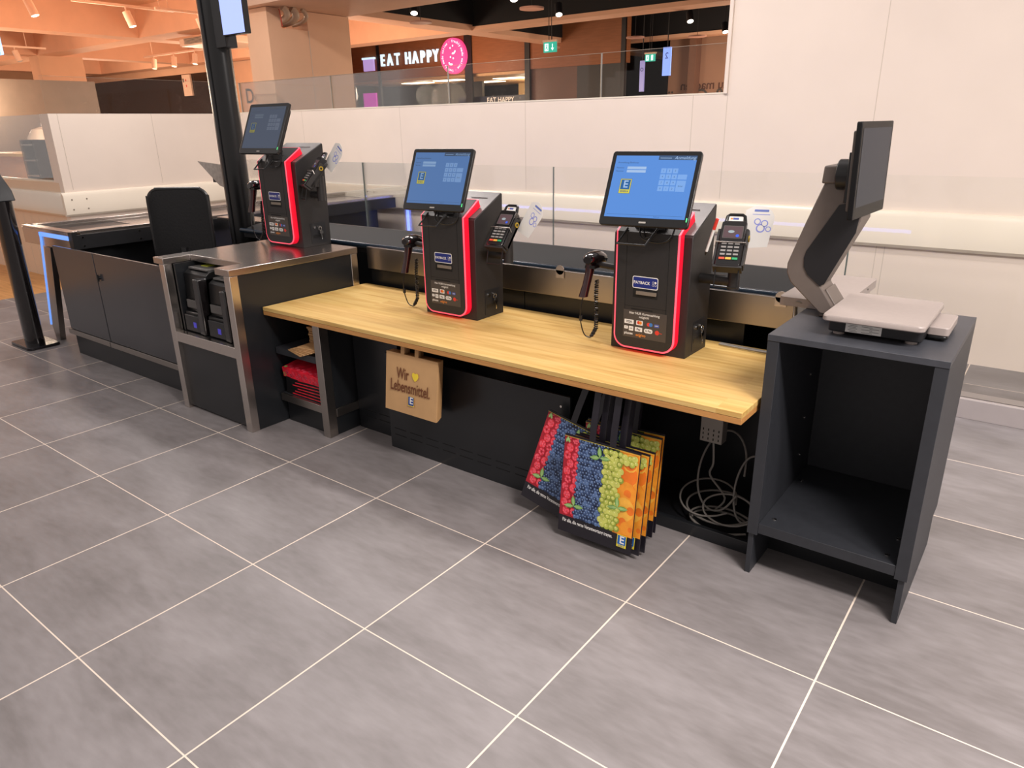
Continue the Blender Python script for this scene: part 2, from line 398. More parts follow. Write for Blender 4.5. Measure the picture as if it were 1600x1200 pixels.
# ------------------------------------------------------------------ checkout counter (till desk at the left)
def checkout():
    t = thing('checkout_counter', 'stainless steel framed checkout counter with black panels carrying the leftmost self-service kiosk', 'counter', (-0.79, 0.5, 0))
    t0 = Vector((-0.79, 0.5, 0))
    def P(mb, name, bev=0.0, **k): o = mb.build(name, t, loc=(-t0.x, -t0.y, 0), bevel=bev); return o
    m = MB().prism([(-1.155, 0.10), (-1.055, 0.10), (-1.055, 0.255), (-0.565, 0.255), (-0.565, 0.10), (-0.444, 0.10), (-0.444, 0.91), (-1.155, 0.91)], 0.818, 0.852, STEELT, 'z')
    P(m, 'worktop', 0.0025)
    for x, y in ((-1.108, 0.102), (-0.496, 0.102), (-0.496, 0.86)):
        P(bx(x, x+0.05, y, y+0.046, 0, 0.818, m=STEEL), 'leg', 0.002)
    P(bx(-1.06, -0.496, 0.104, 0.14, 0.395, 0.452, m=STEEL), 'cross_rail', 0.0015)
    P(bx(-0.475, -0.450, 0.148, 0.86, 0.0, 0.818, m=BLK2), 'side_panel', 0.001)
    P(bx(-1.06, -0.498, 0.125, 0.14, 0.012, 0.395, m=BLK2), 'front_panel', 0.001)
    P(bx(-1.10, -1.085, 0.15, 0.90, 0, 0.818, m=BLK2), 'side_panel', 0.001)
    P(bx(-1.08, -0.48, 0.60, 0.615, 0, 0.818, m=BLK2), 'inner_panel')
    P(bx(-1.06, -0.50, 0.145, 0.60, 0.435, 0.45, m=BLK), 'machine_shelf')
    P(bx(-1.05, -1.035, 0.15, 0.35, 0.452, 0.818, m=BLK2), 'side_panel')
    P(bx(-1.03, -0.56, 0.36, 0.37, 0.62, 0.818, m=BLK2), 'machine_hood')
checkout()
BAND = M('band_grey', '#5b5856', 0.5, var=0.05)
def recycler(x0, x1, lab, dz):
    t = thing('cash_recycler', lab, 'cash machine', ((x0+x1)/2, 0.16, 0.452)); w = x1-x0
    h = 0.30+dz
    m = MB()
    m.prism([(0, 0), (0.34, 0), (0.34, h), (0.06, h), (0.03, h-0.02), (0.02, 0.115), (0, 0.11)], -w/2, w/2, PLA, 'x'); m.build('housing', t, bevel=0.004)
    m = MB(); m.box(-w/2+0.01, w/2-0.055, -0.012, 0.0, 0.005, 0.095, BLK); m.rect(0, 0.045, 0.03, 0.03, -0.0125, M('violet_label', '#4a46c8', 0.4, em=0.12, emc='#5048e0')); m.build('coin_tray', t, bevel=0.003)
    m = MB(); m.box(w/2-0.052, w/2, -0.02, 0.10, 0.0, h-0.03, PLG); m.build('note_column', t, bevel=0.008)
    m = MB(); m.box(-w/2+0.02, w/2-0.06, 0.008, 0.02, 0.13, 0.175, BAND); m.build('note_slot', t, bevel=0.003)
    m = MB(); m.box(-w/2+0.02, w/2-0.02, 0.05, 0.26, h, h+0.01, M('lid_grey', '#6c6a68', 0.25, var=0.06)); m.box(-w/2+0.06, -w/2+0.12, 0.10, 0.2, h+0.0101, h+0.013, M('yellow_tag', '#b9bd3a', 0.5, var=0.03)); m.build('lid', t, bevel=0.003)
recycler(-1.03, -0.82, 'black cash recycler machine standing left in the counter bay', 0.035)
recycler(-0.80, -0.58, 'black cash recycler machine standing right in the counter bay beside the corner leg', 0.0)

# two-door cupboard between belt and till desk
def cupboard():
    t = thing('checkout_cupboard', 'low dark two-door cupboard with steel strip between conveyor and till desk', 'cupboard', (-1.95, 0.2, 0)); ox = 1.95; oy = -0.2
    def P(mb, name, bev=0, par=None): return mb.build(name, par or t, loc=(ox, oy, 0) if par is None else None, bevel=bev)
    P(bx(-2.74, -1.13, 0.225, 0.255, 0.0, 0.155, m=BLK2), 'plinth', 0.001)
    P(bx(-2.74, -1.13, 0.215, 0.60, 0.155, 0.17, m=BLK2), 'base_board')
    P(bx(-2.73, -2.715, 0.215, 0.60, 0.17, 0.72, m=BLK2), 'side_panel')
    for x0, x1 in ((-2.72, -2.135), (-2.125, -1.17)):
        d = P(bx(x0, x1, 0.198, 0.214, 0.192, 0.77, m=M('cupboard_door', '#3c3c40', 0.22, spec=0.6, var=0.05, scale=3)), 'door', 0.0015)
    P(bx(-2.745, -2.135, 0.190, 0.214, 0.155, 0.19, m=STEELD), 'trim_strip', 0.001)
    P(bx(-2.125, -1.15, 0.190, 0.214, 0.155, 0.19, m=STEELD), 'trim_strip', 0.001)
    m = MB(); m.cyl((-2.09, 0.198, 0.62), (-2.09, 0.188, 0.62), 0.012, BLK); m.box(-2.097, -2.083, 0.18, 0.19, 0.598, 0.64, BLK); P(m, 'lock')
    for z in (0.69, 0.36, 0.10):
        m = MB(); m.cyl((-1.145, 0.185, z-0.03), (-1.145, 0.185, z+0.03), 0.008, BLK, n=10); m.box(-1.165, -1.125, 0.189, 0.197, z-0.012, z+0.012, BLK); P(m, 'hinge')
cupboard()

# infeed conveyor with glowing gate frame
def conveyor():
    t = thing('checkout_conveyor', 'stainless steel infeed conveyor with black belt and a blue light strip on its front end', 'conveyor', (-3.05, 1.9, 0)); L = (3.05, -1.9, 0)
    def P(mb, name, bev=0, par=None): return mb.build(name, par or t, loc=L if par is None else None, bevel=bev)
    m = MB(); m.box(-3.44, -3.36, 0.33, 3.3, 0.83, 0.852, STEELT); m.box(-2.75, -2.64, 0.36, 3.3, 0.83, 0.852, STEELT)
    m.box(-3.44, -2.66, 0.29, 0.36, 0.84, 0.852, STEEL); m.box(-3.38, -3.36, 0.3, 3.3, 0.75, 0.83, STEELD); m.box(-2.75, -2.735, 0.36, 3.3, 0.75, 0.83, STEELD)
    P(m, 'side_rails', 0.0015)
    P(bx(-3.36, -2.75, 0.42, 3.28, 0.79, 0.812, m=M('belt_rubber', '#332d2b', 0.45, var=0.15, scale=8)), 'belt')
    P(bx(-3.36, -2.75, 0.9, 3.2, 0.8125, 0.816, m=STEELT), 'slide_plate')
    P(bx(-3.44, -2.66, 0.29, 0.34, 0.725, 0.839, m=STEEL), 'end_cover', 0.0015)
    m = bx(-2.66, -2.60, 0.288, 0.32, 0.725, 0.852, m=BLK); m.box(-2.64, -2.615, 0.32, 3.3, 0.735, 0.83, BLK)
    for y in (0.36, 0.75, 1.3, 2.0):
        for z in (0.755, 0.812): m.cyl((-2.615, y, z), (-2.611, y, z), 0.006, CHROME, n=8)
    P(m, 'side_skirt')
    m = bx(-3.13, -2.66, 0.281, 0.29, 0.795, 0.822, m=BLUE)
    m.prism([(-3.13, 0.822), (-3.105, 0.822), (-3.105, 0.79), (-3.305, 0.11), (-3.325, 0.11), (-3.13, 0.79)], 0.281, 0.289, BLUE, 'y')
    P(m, 'light_strip', 0.001)
    m = MB().prism([(-3.10, 0.72), (-3.0, 0.72), (-3.21, 0.0), (-3.28, 0.0), (-3.3, 0.10)], 0.285, 0.325, STEELD, 'y')
    P(m, 'leg', 0.001)
    P(bx(-3.36, -2.78, 0.8, 3.2, 0.05, 0.725, m=BLK2), 'base_cabinet')
    P(bx(-2.99, -2.76, 0.34, 0.8, 0.12, 0.725, m=BLK2), 'motor_housing')
    P(bx(-3.3, -2.85, 0.9, 3.1, 0.0, 0.05, m=BLK), 'plinth')
conveyor()

# office chair
def chair():
    t = thing('office_chair', 'black fabric office chair seen from behind between the conveyor and the till desk', 'chair', (-1.765, 0.70, 0), (0, 0, math.radians(38)))
    FAB = M('black_fabric', '#0f0f11', 0.9, var=0.1, scale=80, bump=0.3)
    m = MB()
    n = 14; outer = rr(0, 0.90, 0.37, 0.50, 0.07, 5)
    vs = []; N0 = len(outer)
    for off, sc in ((-0.02, 0.93), (-0.012, 1.0), (0.018, 1.0), (0.026, 0.93)):
        for x, z in outer:
            zz = 0.90+(z-0.90)*sc; xx = x*sc; vs.append((xx, -0.16+off+0.10*((zz-0.75)**2)-xx*xx*0.5, zz))
    fs = [tuple(range(N0)), tuple(range(3*N0, 4*N0))]
    for a in range(3): fs += [(a*N0+i, a*N0+(i+1) % N0, (a+1)*N0+(i+1) % N0, (a+1)*N0+i) for i in range(N0)]
    m.add(vs, fs, FAB); m.build('backrest', t)
    m = MB(); m.tube([(x*0.99, -0.165-x*x*0.5+0.10*((z-0.75)**2), z) for x, z in outer], 0.012, PLA, closed=True, smooth=2); m.build('back_frame', t)
    m = MB().prism(rr(0, 0.06, 0.48, 0.44, 0.08, 5), 0.44, 0.51, FAB, 'z'); m.build('seat', t, bevel=0.015)
    m = MB(); m.tube([(0, 0.02, 0.43), (0, -0.14, 0.44), (0, -0.205, 0.55), (0, -0.19, 0.80)], 0.022, PLA); m.build('back_bracket', t)
    m = MB(); m.cyl((0, 0.04, 0.10), (0, 0.04, 0.44), 0.028, PLA); m.cyl((0, 0.04, 0.06), (0, 0.04, 0.12), 0.05, PLA); m.build('gas_column', t)
    for k in range(5):
        a = 2*PI*k/5+0.3; c, s = math.cos(a), math.sin(a)
        m = MB(); m.tube([(0.04*c, 0.04+0.04*s, 0.10), (0.30*c, 0.04+0.30*s, 0.065)], 0.018, PLA, smooth=0)
        leg = m.build('base_arm', t)
        m = MB(); m.cyl((0.29*c-0.02*s, 0.04+0.29*s+0.02*c, 0.028), (0.29*c+0.02*s, 0.04+0.29*s-0.02*c, 0.028), 0.028, PLA); m.build('caster', leg)
chair()

# display pole
def pole():
    t = thing('display_pole', 'tall black oval pole behind the till desk with a display near its top', 'pole', (-1.85, 1.1, 0))
    m = MB(); n = 28
    m.prism([(0.105*math.cos(2*PI*k/n), 0.075*math.sin(2*PI*k/n)) for k in range(n)], 0, 2.9, PLA, 'z'); m.build('mast', t)
    bx(-0.01, 0.012, -0.082, -0.073, 0.5, 2.9, m=BLK).build('cable_groove', t)
    bx(0.09, 0.20, -0.06, 0.02, 1.97, 2.62, m=BLK).build('display_bracket', t, bevel=0.003)
    m = bx(0.20, 0.435, -0.07, -0.03, 2.03, 2.75, m=PLA); d = m.build('lane_display', t, bevel=0.003)
    m = bx(0.206, 0.430, -0.073, -0.0701, 2.036, 2.74, m=M('lane_screen', '#a9bcff', 0.3, em=0.95, emc='#a5b8ff')); m.build('screen', d)
    MB().prism([(0.16*math.cos(2*PI*k/n), 0.14*math.sin(2*PI*k/n)) for k in range(n)], 0, 0.012, BLK, 'z').build('base_plate', t)
pole()
# gate post at the left edge
def post():
    t = thing('gate_post', 'black oval barrier post on a chrome foot plate at the left edge', 'post', (-3.26, 0.13, 0))
    n = 28; m = MB(); vs = []
    for z, dx, dy in ((0.02, 0, 0), (1.05, 0.07, -0.01)):
        vs += [(dx+0.088*math.cos(2*PI*k/n), dy+0.06*math.sin(2*PI*k/n), z) for k in range(n)]
    m.add(vs, [tuple(range(n)), tuple(range(n, 2*n))]+[(i, (i+1) % n, n+(i+1) % n, n+i) for i in range(n)], PLG); m.build('column', t)
    MB().prism(rr(0.01, 0, 0.34, 0.22, 0.03, 4), 0, 0.022, M('post_foot', '#39373a', 0.15, metal=0.8, var=0.05), 'z').build('foot_plate', t, bevel=0.003)
    m = MB(); m.prism([(-0.05, 1.05), (0.16, 1.05), (0.13, 1.12), (-0.10, 1.30), (-0.22, 1.30)], -0.07, 0.05, BLK, 'y'); m.build('head', t, bevel=0.006)
    m = MB(); m.rrect(-0.085, 0.955, 0.085, 0.12, 0.012, -0.087, WHITE)
    m.disc(-0.085, 0.975, 0.028, -0.0875, DARKTXT); m.disc(-0.085, 0.975, 0.022, -0.088, WHITE); m.rect(-0.085, 0.93, 0.03, 0.03, -0.0885, DARKTXT); m.rect(-0.085, 0.93, 0.02, 0.02, -0.089, WHITE)
    m.box(-0.129, -0.041, -0.0869, -0.045, 0.893, 1.017, PLA)
    m.build('pictogram_sticker', t, loc=(0.10, 0.0, 0))
post()

# ------------------------------------------------------------------ oak service table
def table():
    t = thing('service_table', 'long oak laminate service table carrying two self-service kiosks', 'table', (0.79, 0.59, 0)); L = (-0.79, -0.59, 0)
    m = MB().prism([(-0.442, 0.258), (2.035, 0.258), (2.035, 0.62), (2.040, 0.95), (-0.442, 0.95)], 0.6215, 0.64, WOOD, 'z'); m.build('tabletop', t, loc=L, bevel=0.0015)
    m = MB().prism([(-0.442, 0.259), (2.034, 0.259), (2.034, 0.94), (-0.442, 0.94)], 0.600, 0.6205, M('oak_edge', '#c08a4f', 0.45, var=0.12, scale=8, stretch=(2, 20, 20)), 'z'); m.build('under_layer', t, loc=L, bevel=0.001)
    m = bx(-0.40, 2.03, 0.88, 0.90, 0.0, 0.60, m=BLK2); m.build('rear_panel', t, loc=L)
    bx(2.02, 2.036, 0.50, 0.90, 0, 0.60, m=BLK2).build('end_panel', t, loc=L)
    bx(-0.30, 2.0, 0.56, 0.58, 0.575, 0.60, m=BLK).build('hanging_rail', t, loc=L)
table()
# shelf unit under the table
def shelf_unit():
    t = thing('bag_shelf', 'dark shelf unit with a steel corner post under the left end of the oak table', 'shelf', (-0.25, 0.45, 0)); L = (0.25, -0.45, 0)
    bx(-0.104, -0.054, 0.292, 0.345, 0, 0.60, m=STEELD).build('corner_post', t, loc=L, bevel=0.002)
    m = bx(-0.44, -0.104, 0.30, 0.85, 0.385, 0.42, m=ANTH); m.build('shelf_board', t, loc=L, bevel=0.001)
    m = bx(-0.44, -0.104, 0.31, 0.85, 0.155, 0.166, m=ANTH); m.build('shelf_board', t, loc=L, bevel=0.001)
    bx(-0.44, -0.104, 0.296, 0.31, 0.125, 0.165, m=STEELD).build('front_rail', t, loc=L, bevel=0.001)
    bx(-0.060, -0.050, 0.346, 0.50, 0.10, 0.145, m=STEELD).build('side_rail', t, loc=L, bevel=0.001)
    bx(-0.44, -0.104, 0.33, 0.345, 0, 0.125, m=BLK2).build('plinth', t, loc=L)
    bx(-0.066, -0.061, 0.346, 0.85, 0.0, 0.60, m=BLK2).build('side_panel', t, loc=L)
shelf_unit()
# folded bags on the shelf
STRAW = M('strawberry_red', '#e0263a', 0.3, var=0.35, scale=28)
def flat_stack(n, x, y, z, w, d, dz, m1, name, cat, labs, group, jx, rot=0):
    random.seed(hash(name) % 7+n)
    for k in range(n):
        mb = MB(); h = dz*0.85
        mb.box(-w/2, w/2, -d/2, d/2, 0, h, m1)
        o = mb.build(name, bevel=0.0006)
        o.location = (x+random.uniform(-jx, jx), y+random.uniform(-jx, jx)*0.6, z+k*dz); o.rotation_euler = (0, 0, rot+random.uniform(-0.06, 0.06))
        tag(o, labs, cat, group)
random.seed(3)
for k in range(9):
    mb = bx(-0.085, 0.085, -0.10, 0.10, 0, 0.011, m=KRAFT if k % 2 else KRAFTD); o = mb.build('folded_paper_bag', bevel=0.001)
    o.location = (-0.20+random.uniform(-.006, .006), 0.50+random.uniform(-.006, .006), 0.42+k*0.0125); o.rotation_euler = (0, 0, random.uniform(-.04, .04))
    tag(o, 'brown folded paper bag in the tall pile at the back of the upper shelf', 'paper bag', 'paper bags in the tall shelf pile')
for k in range(6):
    mb = bx(-0.075, 0.075, -0.095, 0.095, 0, 0.005, m=KRAFT if k % 2 else KRAFTD); o = mb.build('folded_paper_bag', bevel=0.0006)
    o.location = (-0.235+k*0.012, 0.372+k*0.004, 0.42+k*0.0062); o.rotation_euler = (0, 0, -0.25+k*0.07)
    tag(o, 'loosely fanned brown paper bag at the front edge of the upper shelf', 'paper bag', 'paper bags fanned on the shelf edge')
BERRY = M('berry_pink', '#f04a62', 0.3, var=0.2, scale=50)
BERRYD = M('berry_dark', '#8e1224', 0.35, var=0.2, scale=50)
LEAFM = M('leaf_print', '#7fae63', 0.4, var=0.2, scale=50)
for k in range(7):
    top = k == 6
    mb = bx(-0.15, 0.15, -0.11, 0.11, 0, 0.015, m=PLA); hz = 0.0
    if not top:
        mb.box(-0.10+0.02*(k % 3), 0.149, -0.1106, -0.11, 0.003, 0.008, STRAW)
    else:
        mb.prism([(-0.1125, -0.036), (-0.111, 0.0155), (-0.104, 0.0155), (-0.1055, -0.036)], -0.15, 0.15, STRAW, 'x')
        mb.prism([(-0.15, -0.111), (0.15, -0.111), (0.15, 0.0), (-0.15, 0.0)], 0.0152, 0.0156, STRAW, 'z')
        for q in range(12):
            x = -0.137+q*0.0248; zc = -0.020+0.016*(q % 2); g = q < 1
            mb.disc(x, zc, 0.0115, -0.1130, LEAFM if g else BERRY); mb.disc(x, zc, 0.0075, -0.1133, BERRYD if q % 3 else STRAW); mb.disc(x, zc, 0.0045, -0.1136, BERRY)
            mb.add([(x+0.011*math.cos(2*PI*i/10), -0.095+0.012*(q % 2)+0.009*math.sin(2*PI*i/10), 0.0160) for i in range(10)], [tuple(range(10))], LEAFM if g else BERRY)
    o = mb.build('folded_carrier_bag')
    o.location = (-0.265+0.003*k, 0.428, 0.168+k*0.0165) if not top else (-0.262, 0.418, 0.312)
    o.rotation_euler = (0, 0, 0.015*k) if not top else (0.16, 0.03, 0.03)
    if top: tag(o, 'folded carrier bag with strawberry print, topmost on the lower shelf', 'carrier bag', 'folded bags on the lower shelf')
    else: tag(o, 'folded black carrier bag with a thin red stripe in the lower shelf stack', 'carrier bag', 'folded bags in the lower shelf stack')
# ------------------------------------------------------------------ vented panels under the table
def vented(name, lab, x0, x1, y, z1, nslots, sx0):
    t = thing(name, lab, 'panel', ((x0+x1)/2, y, 0)); L = (-(x0+x1)/2, -y, 0)
    bx(x0, x1, y, y+0.012, 0, z1, m=BLK2).build('sheet', t, loc=L, bevel=0.001)
    m = MB()
    SL = M('slot_dark', '#050506', 0.9, var=0.01)
    for k in range(nslots):
        for z in (0.105, 0.072): m.box(sx0+k*0.105, sx0+k*0.105+0.078, y-0.0008, y, z, z+0.004, SL)
    m.build('vent_slots', t, loc=L)
    m = MB()
    for x in (x0+0.04, x1-0.04): m.cyl((x, y, z1-0.045), (x, y-0.004, z1-0.045), 0.005, CHROME, n=8)
    m.build('screws', t, loc=L)
vented('vented_panel', 'larger dark vented metal panel set forward under the middle of the table', 0.27, 1.31, 0.41, 0.485, 8, 0.30)
vented('vented_panel', 'narrow recessed vented metal panel beside the bag shelf', -0.05, 0.27, 0.49, 0.56, 3, 0.0)

# ------------------------------------------------------------------ hanging paper bags
HANGR = 0.575
def paper_bag(x, y, z1, front, lab, group):
    t = thing('paper_carrier_bag', lab, 'paper bag', (x, y, z1), (0, 0, 0), group)
    t.rotation_euler = (math.radians(-7), 0, 0)
    m = MB(); w, h = 0.31, 0.265
    vs = []
    for yy in (-0.004, 0.004):
        for i in range(7):
            for j in range(6):
                u, v = i/6, j/5; bul = math.sin(PI*u)*math.sin(PI*v)*0.004+random.uniform(-.0006, .0006)
                vs.append((-w/2+w*u, yy+(-bul if yy < 0 else bul), -h*v))
    fs = []
    for s in (0, 42):
        for i in range(6):
            for j in range(5): a = s+i*6+j; fs.append((a, a+6, a+7, a+1))
    for i in range(6): fs += [(i*6, i*6+6, 42+i*6+6, 42+i*6), (i*6+5, i*6+11, 42+i*6+11, 42+i*6+5)]
    for j in range(5): fs += [(j, j+1, 42+j+1, 42+j), (36+j, 37+j, 79+j, 78+j)]
    m.add(vs, fs, KRAFT if front else KRAFTD)
    body = m.build('bag_body', t)
    top = 0.60-z1-0.005
    for x0 in (-0.065, 0.02):
        for yy in (-0.004,):
            m = MB(); m.box(x0, x0+0.022, yy-0.001, yy+0.001, -0.03 if not front else 0, max(top, 0.03), KRAFTD); m.build('handle', t)
    if front:
        BR = M('brown_print', '#6b3a1c', 0.6, var=0.03); YL = M('yellow_print', '#efd23a', 0.5, var=0.03); BL = M('blue_print', '#1d3f8c', 0.5, var=0.03)
        m = MB(); Y = -0.0105
        m.text('Wir', -0.045, -0.088, 0.072, Y, BR, fat=0.012, sx=0.62); m.text('Lebensmittel.', 0.0, -0.145, 0.072, Y, BR, fat=0.012, sx=0.62)
        m.poly([(0.012, Y, -0.082), (0.014, Y, -0.072), (0.022, Y, -0.068), (0.031, Y, -0.073), (0.040, Y, -0.068), (0.049, Y, -0.072), (0.051, Y, -0.084), (0.045, Y, -0.096), (0.031, Y, -0.108), (0.018, Y, -0.096)], YL)
        m.rect(0.01, -0.200, 0.036, 0.044, Y, YL); m.rect(0.01, -0.197, 0.033, 0.036, Y-0.0002, BL); m.text('E', 0.011, -0.198, 0.042, Y-0.0004, WHITE, fat=0.02)
        m.rect(0.01, -0.217, 0.03, 0.004, Y-0.0004, BL); m.build('bag_print', t)
random.seed(5)
paper_bag(0.575, 0.292, 0.553, True, 'front brown paper carrier bag reading Wir Lebensmittel with a yellow heart', 'hanging paper bags')
for k in range(1, 6):
    paper_bag(0.575-0.0150*k, 0.292+0.021*k, 0.551-0.006*k, False, 'brown paper carrier bag hanging behind the printed front one, only its edge showing', 'paper bags hanging behind the front bag')

# ------------------------------------------------------------------ hanging fruit bags
BAGB = M('bag_black', '#1b1820', 0.38, var=0.1, scale=20)
RASP = [M('rasp%s' % q, c, 0.4, var=0.25, scale=160, bump=0.2) for q, c in (('a', '#e2323f'), ('b', '#c41f35'), ('c', '#f0586a'))]
RASPD = M('rasp_shadow', '#a3182a', 0.5, var=0.1)
BLUEB = [M('blueb%s' % q, c, 0.4, var=0.15, scale=90) for q, c in (('a', '#34486e'), ('b', '#56709c'), ('c', '#1d2b49'))]
BLUED = M('blueb_shadow', '#101828', 0.5, var=0.1)
GRP = [M('grape%s' % q, c, 0.4, var=0.15, scale=60) for q, c in (('a', '#a9b34a'), ('b', '#c8cc66'), ('c', '#8b9a3a'))]
GRPD = M('grape_shadow', '#4a5a20', 0.5, var=0.1)
ORG = [M('orange%s' % q, c, 0.4, var=0.12, scale=25) for q, c in (('a', '#f29a2e'), ('b', '#f7b545'), ('c', '#ee7a24'))]
HI = M('berry_print_highlight', '#a9bcd6', 0.5, var=0.05); HIG = M('grape_print_highlight', '#e6e8a6', 0.5, var=0.05); LEAF = [M('leafa', '#6ea04e', 0.4, var=0.2, scale=40), M('leafb', '#9cc07a', 0.4, var=0.2, scale=40)]  # pale dots paint highlights into the printed berries and grapes
BW, BH = 0.31, 0.385
def fruit_print(m, Y):
    rnd = random.Random(11)
    z0, z1 = -BH*0.83, -0.006
    cnt = [0]
    def d(x, z, r, mat, asp=1.0):
        if x-r < -BW/2+0.001 or x+r > BW/2-0.001 or z+r*asp > z1 or z-r*asp < z0: return
        cnt[0] += 1; m.disc(x, z, r, Y-0.0003-cnt[0]*0.0000035, mat, rz=r*asp, n=12)
    def stripe(xa, xb, sl, mat):
        m.poly([(xa, Y, z1), (xb, Y, z1), (xb-sl, Y, z0), (max(xa-sl, -BW/2+0.001), Y, z0)], mat)
    stripe(-BW/2+0.001, -0.085, 0.0, RASPD); stripe(-0.085, 0.02, 0.0, BLUED); stripe(0.02, 0.075, 0.0, GRPD); stripe(0.075, BW/2-0.001, 0, ORG[0])
    # orange slices
    for x, z, r, mt in ((0.135, -0.09, 0.045, 1), (0.12, -0.16, 0.05, 2), (0.14, -0.22, 0.05, 0), (0.11, -0.27, 0.055, 1), (0.15, -0.29, 0.03, 2), (0.12, -0.045, 0.03, 1)):
        for rr_, mm in ((r, ORG[mt]), (r*0.82, ORG[(mt+1) % 3]), (r*0.3, ORG[2])):
            x2 = min(x, BW/2-0.002-rr_); d(max(x2, 0.06), z, rr_, mm, 1.1)
    z = z1-0.012
    row = 0
    while z > z0:
        for k in range(2):
            x = -0.138+k*0.034+(0.012 if row % 2 else 0)+rnd.uniform(-.003, .003)
            c = rnd.choice(RASP[:2]); d(x, z, 0.0165, RASPD, 1.15); d(x, z, 0.0154, c, 1.15)
            for q in range(7): a_ = q*0.9+rnd.random(); d(x+0.0095*math.cos(a_), z+0.0105*math.sin(a_), 0.0042, RASP[2])
            d(x, z, 0.0045, RASP[2] if rnd.random() < 0.6 else RASPD)
        z -= 0.031; row += 1
    z = z1-0.008; row = 0
    while z > z0:
        x = -0.088+(0.006 if row % 2 else 0)
        while x < 0.028:
            xx, zz = x+rnd.uniform(-.002, .002), z+rnd.uniform(-.002, .002)
            d(xx, zz, 0.0078, rnd.choice(BLUEB)); d(xx-0.001, zz+0.002, 0.0035, BLUEB[1]); d(xx-0.002, zz+0.003, 0.0014, HI)
            x += 0.0128
        z -= 0.0118; row += 1
    z = z1-0.02; row = 0
    while z > z0:
        x = 0.022+(0.009 if row % 2 else 0)
        lim = 0.098 if z > -0.12 or z < -0.2 else 0.085
        while x < (lim if z < -0.05 else 0.15):
            xx, zz = x+rnd.uniform(-.003, .003), z+rnd.uniform(-.003, .003)
            d(xx, zz, 0.0122, rnd.choice(GRP)); d(xx-0.001, zz+0.002, 0.007, GRP[1]); d(xx-0.004, zz+0.004, 0.002, HIG)
            x += 0.0195
        z -= 0.0185; row += 1
    def leaf(x, z, a, L_):
        c, s = math.cos(a), math.sin(a); cnt[0] += 1; yy = Y-0.0006-cnt[0]*0.0000035
        for k, mt in ((1, LEAF[0]), (0.55, LEAF[1])):
            pts = [(0, 0), (0.3*L_, 0.2*L_*k), (0.65*L_, 0.19*L_*k), (L_, 0), (0.65*L_, -0.19*L_*k), (0.3*L_, -0.2*L_*k)]
            m.poly([(x+p*c-q*s, yy-0.00008*(1-k), z+p*s+q*c) for p, q in pts], mt)
    for lx, lz in ((-0.092, -0.27), (0.088, -0.22), (0.0, -0.055)):
        for a in (0.1, 1.7, 3.3): leaf(lx, lz, a, 0.042)
    leaf(-0.145, -0.03, 1.2, 0.026); leaf(-0.13, -0.03, 1.9, 0.024)
    m.rect(0, (z1+0), BW-0.002, 0.002, Y-0.004, M('yellow_hem', '#b9a846', 0.5, var=0.1))
def edeka(m, cx, cz, s, Y):
    YL = M('logo_yellow', '#f0dc32', 0.5, var=0.02); BL = M('logo_blue', '#1c63b0', 0.5, var=0.02)
    m.rect(cx, cz, s, s*1.25, Y, YL); m.rect(cx, cz+s*0.10, s*0.86, s*0.92, Y-0.0003, BL); m.text('E', cx+s*0.02, cz+s*0.10, s*1.05, Y-0.0006, WHITE, fat=0.02)
    m.text('EDEKA', cx, cz-s*0.49, s*0.23, Y-0.0006, BL, fat=0.01)
def fruit_bag(x, y, z1, lab, rotz=0, lean=0, tilt=-7, hand=True, group=None, full=True, text=True):
    t = thing('fruit_carrier_bag', lab, 'carrier bag', (x, y, z1), (math.radians(tilt), math.radians(lean), math.radians(rotz)), group)
    m = MB(); T = 0.006
    nx, nz = 8, 8; vs = []
    for s in (-1, 1):
        for i in range(nx+1):
            for j in range(nz+1):
                u, v = i/nx, j/nz; b = T/2+0.006*math.sin(PI*u)*v*(1 if s > 0 else 0)
                vs.append((-BW/2+BW*u, s*b, -BH*v))
    q = (nx+1)*(nz+1); fs = []
    for s in (0, q):
        for i in range(nx):
            for j in range(nz): a = s+i*(nz+1)+j; fs.append((a, a+nz+1, a+nz+2, a+1))
    for i in range(nx): a = i*(nz+1); fs += [(a, a+nz+1, a+nz+1+q, a+q), (a+nz, a+2*nz+1, a+2*nz+1+q, a+nz+q)]
    for j in range(nz): a = nx*(nz+1)+j; fs += [(j, j+1, j+1+q, j+q), (a, a+1, a+1+q, a+q)]
    m.add(vs, fs, BAGB); m.build('bag_body', t)
    m = MB(); Y = -T/2-0.0004
    fruit_print(m, Y)
    if text: m.text('Für alle, die gerne Verantwortung tragen.', -0.03, -BH*0.875, 0.0195, Y-0.0004, WHITE, fat=0.018, sx=0.66)
    edeka(m, 0.118, -BH*0.885, 0.038, Y-0.004)
    m.build('fruit_print', t)
    if hand:
        for x0 in (-0.052, 0.032):
            m = MB(); m.tube([(x0, -0.002, -0.02), (x0, -0.002, 0.05), (x0*0.8, 0.03, 0.12), (x0*0.8, 0.06, 0.165)], 0.0015, BAGB, smooth=0) if False else m.prism([(-0.004, -0.02), (-0.002, -0.02), (0.0, 0.06), (0.012, 0.60-z1), (0.010, 0.60-z1), (-0.003, 0.06)], x0, x0+0.026, BAGB, 'x')
            m.build('handle', t)
fruit_bag(1.548, 0.255, 0.413, 'frontmost black carrier bag printed with raspberries, blueberries, grapes and oranges', hand=True)
fruit_bag(1.40, 0.36, 0.405, 'tilted fruit print carrier bag sticking out at the left behind the frontmost one', lean=13, tilt=-12)
for k, (x, y, z) in enumerate(((1.570, 0.285, 0.405), (1.572, 0.316, 0.400), (1.566, 0.375, 0.43), (1.560, 0.405, 0.43))):
    fruit_bag(x, y, z, 'fruit print carrier bag hanging behind the frontmost one, its orange right edge showing', rotz=2*k-2, group='fruit bags hanging behind the front one')

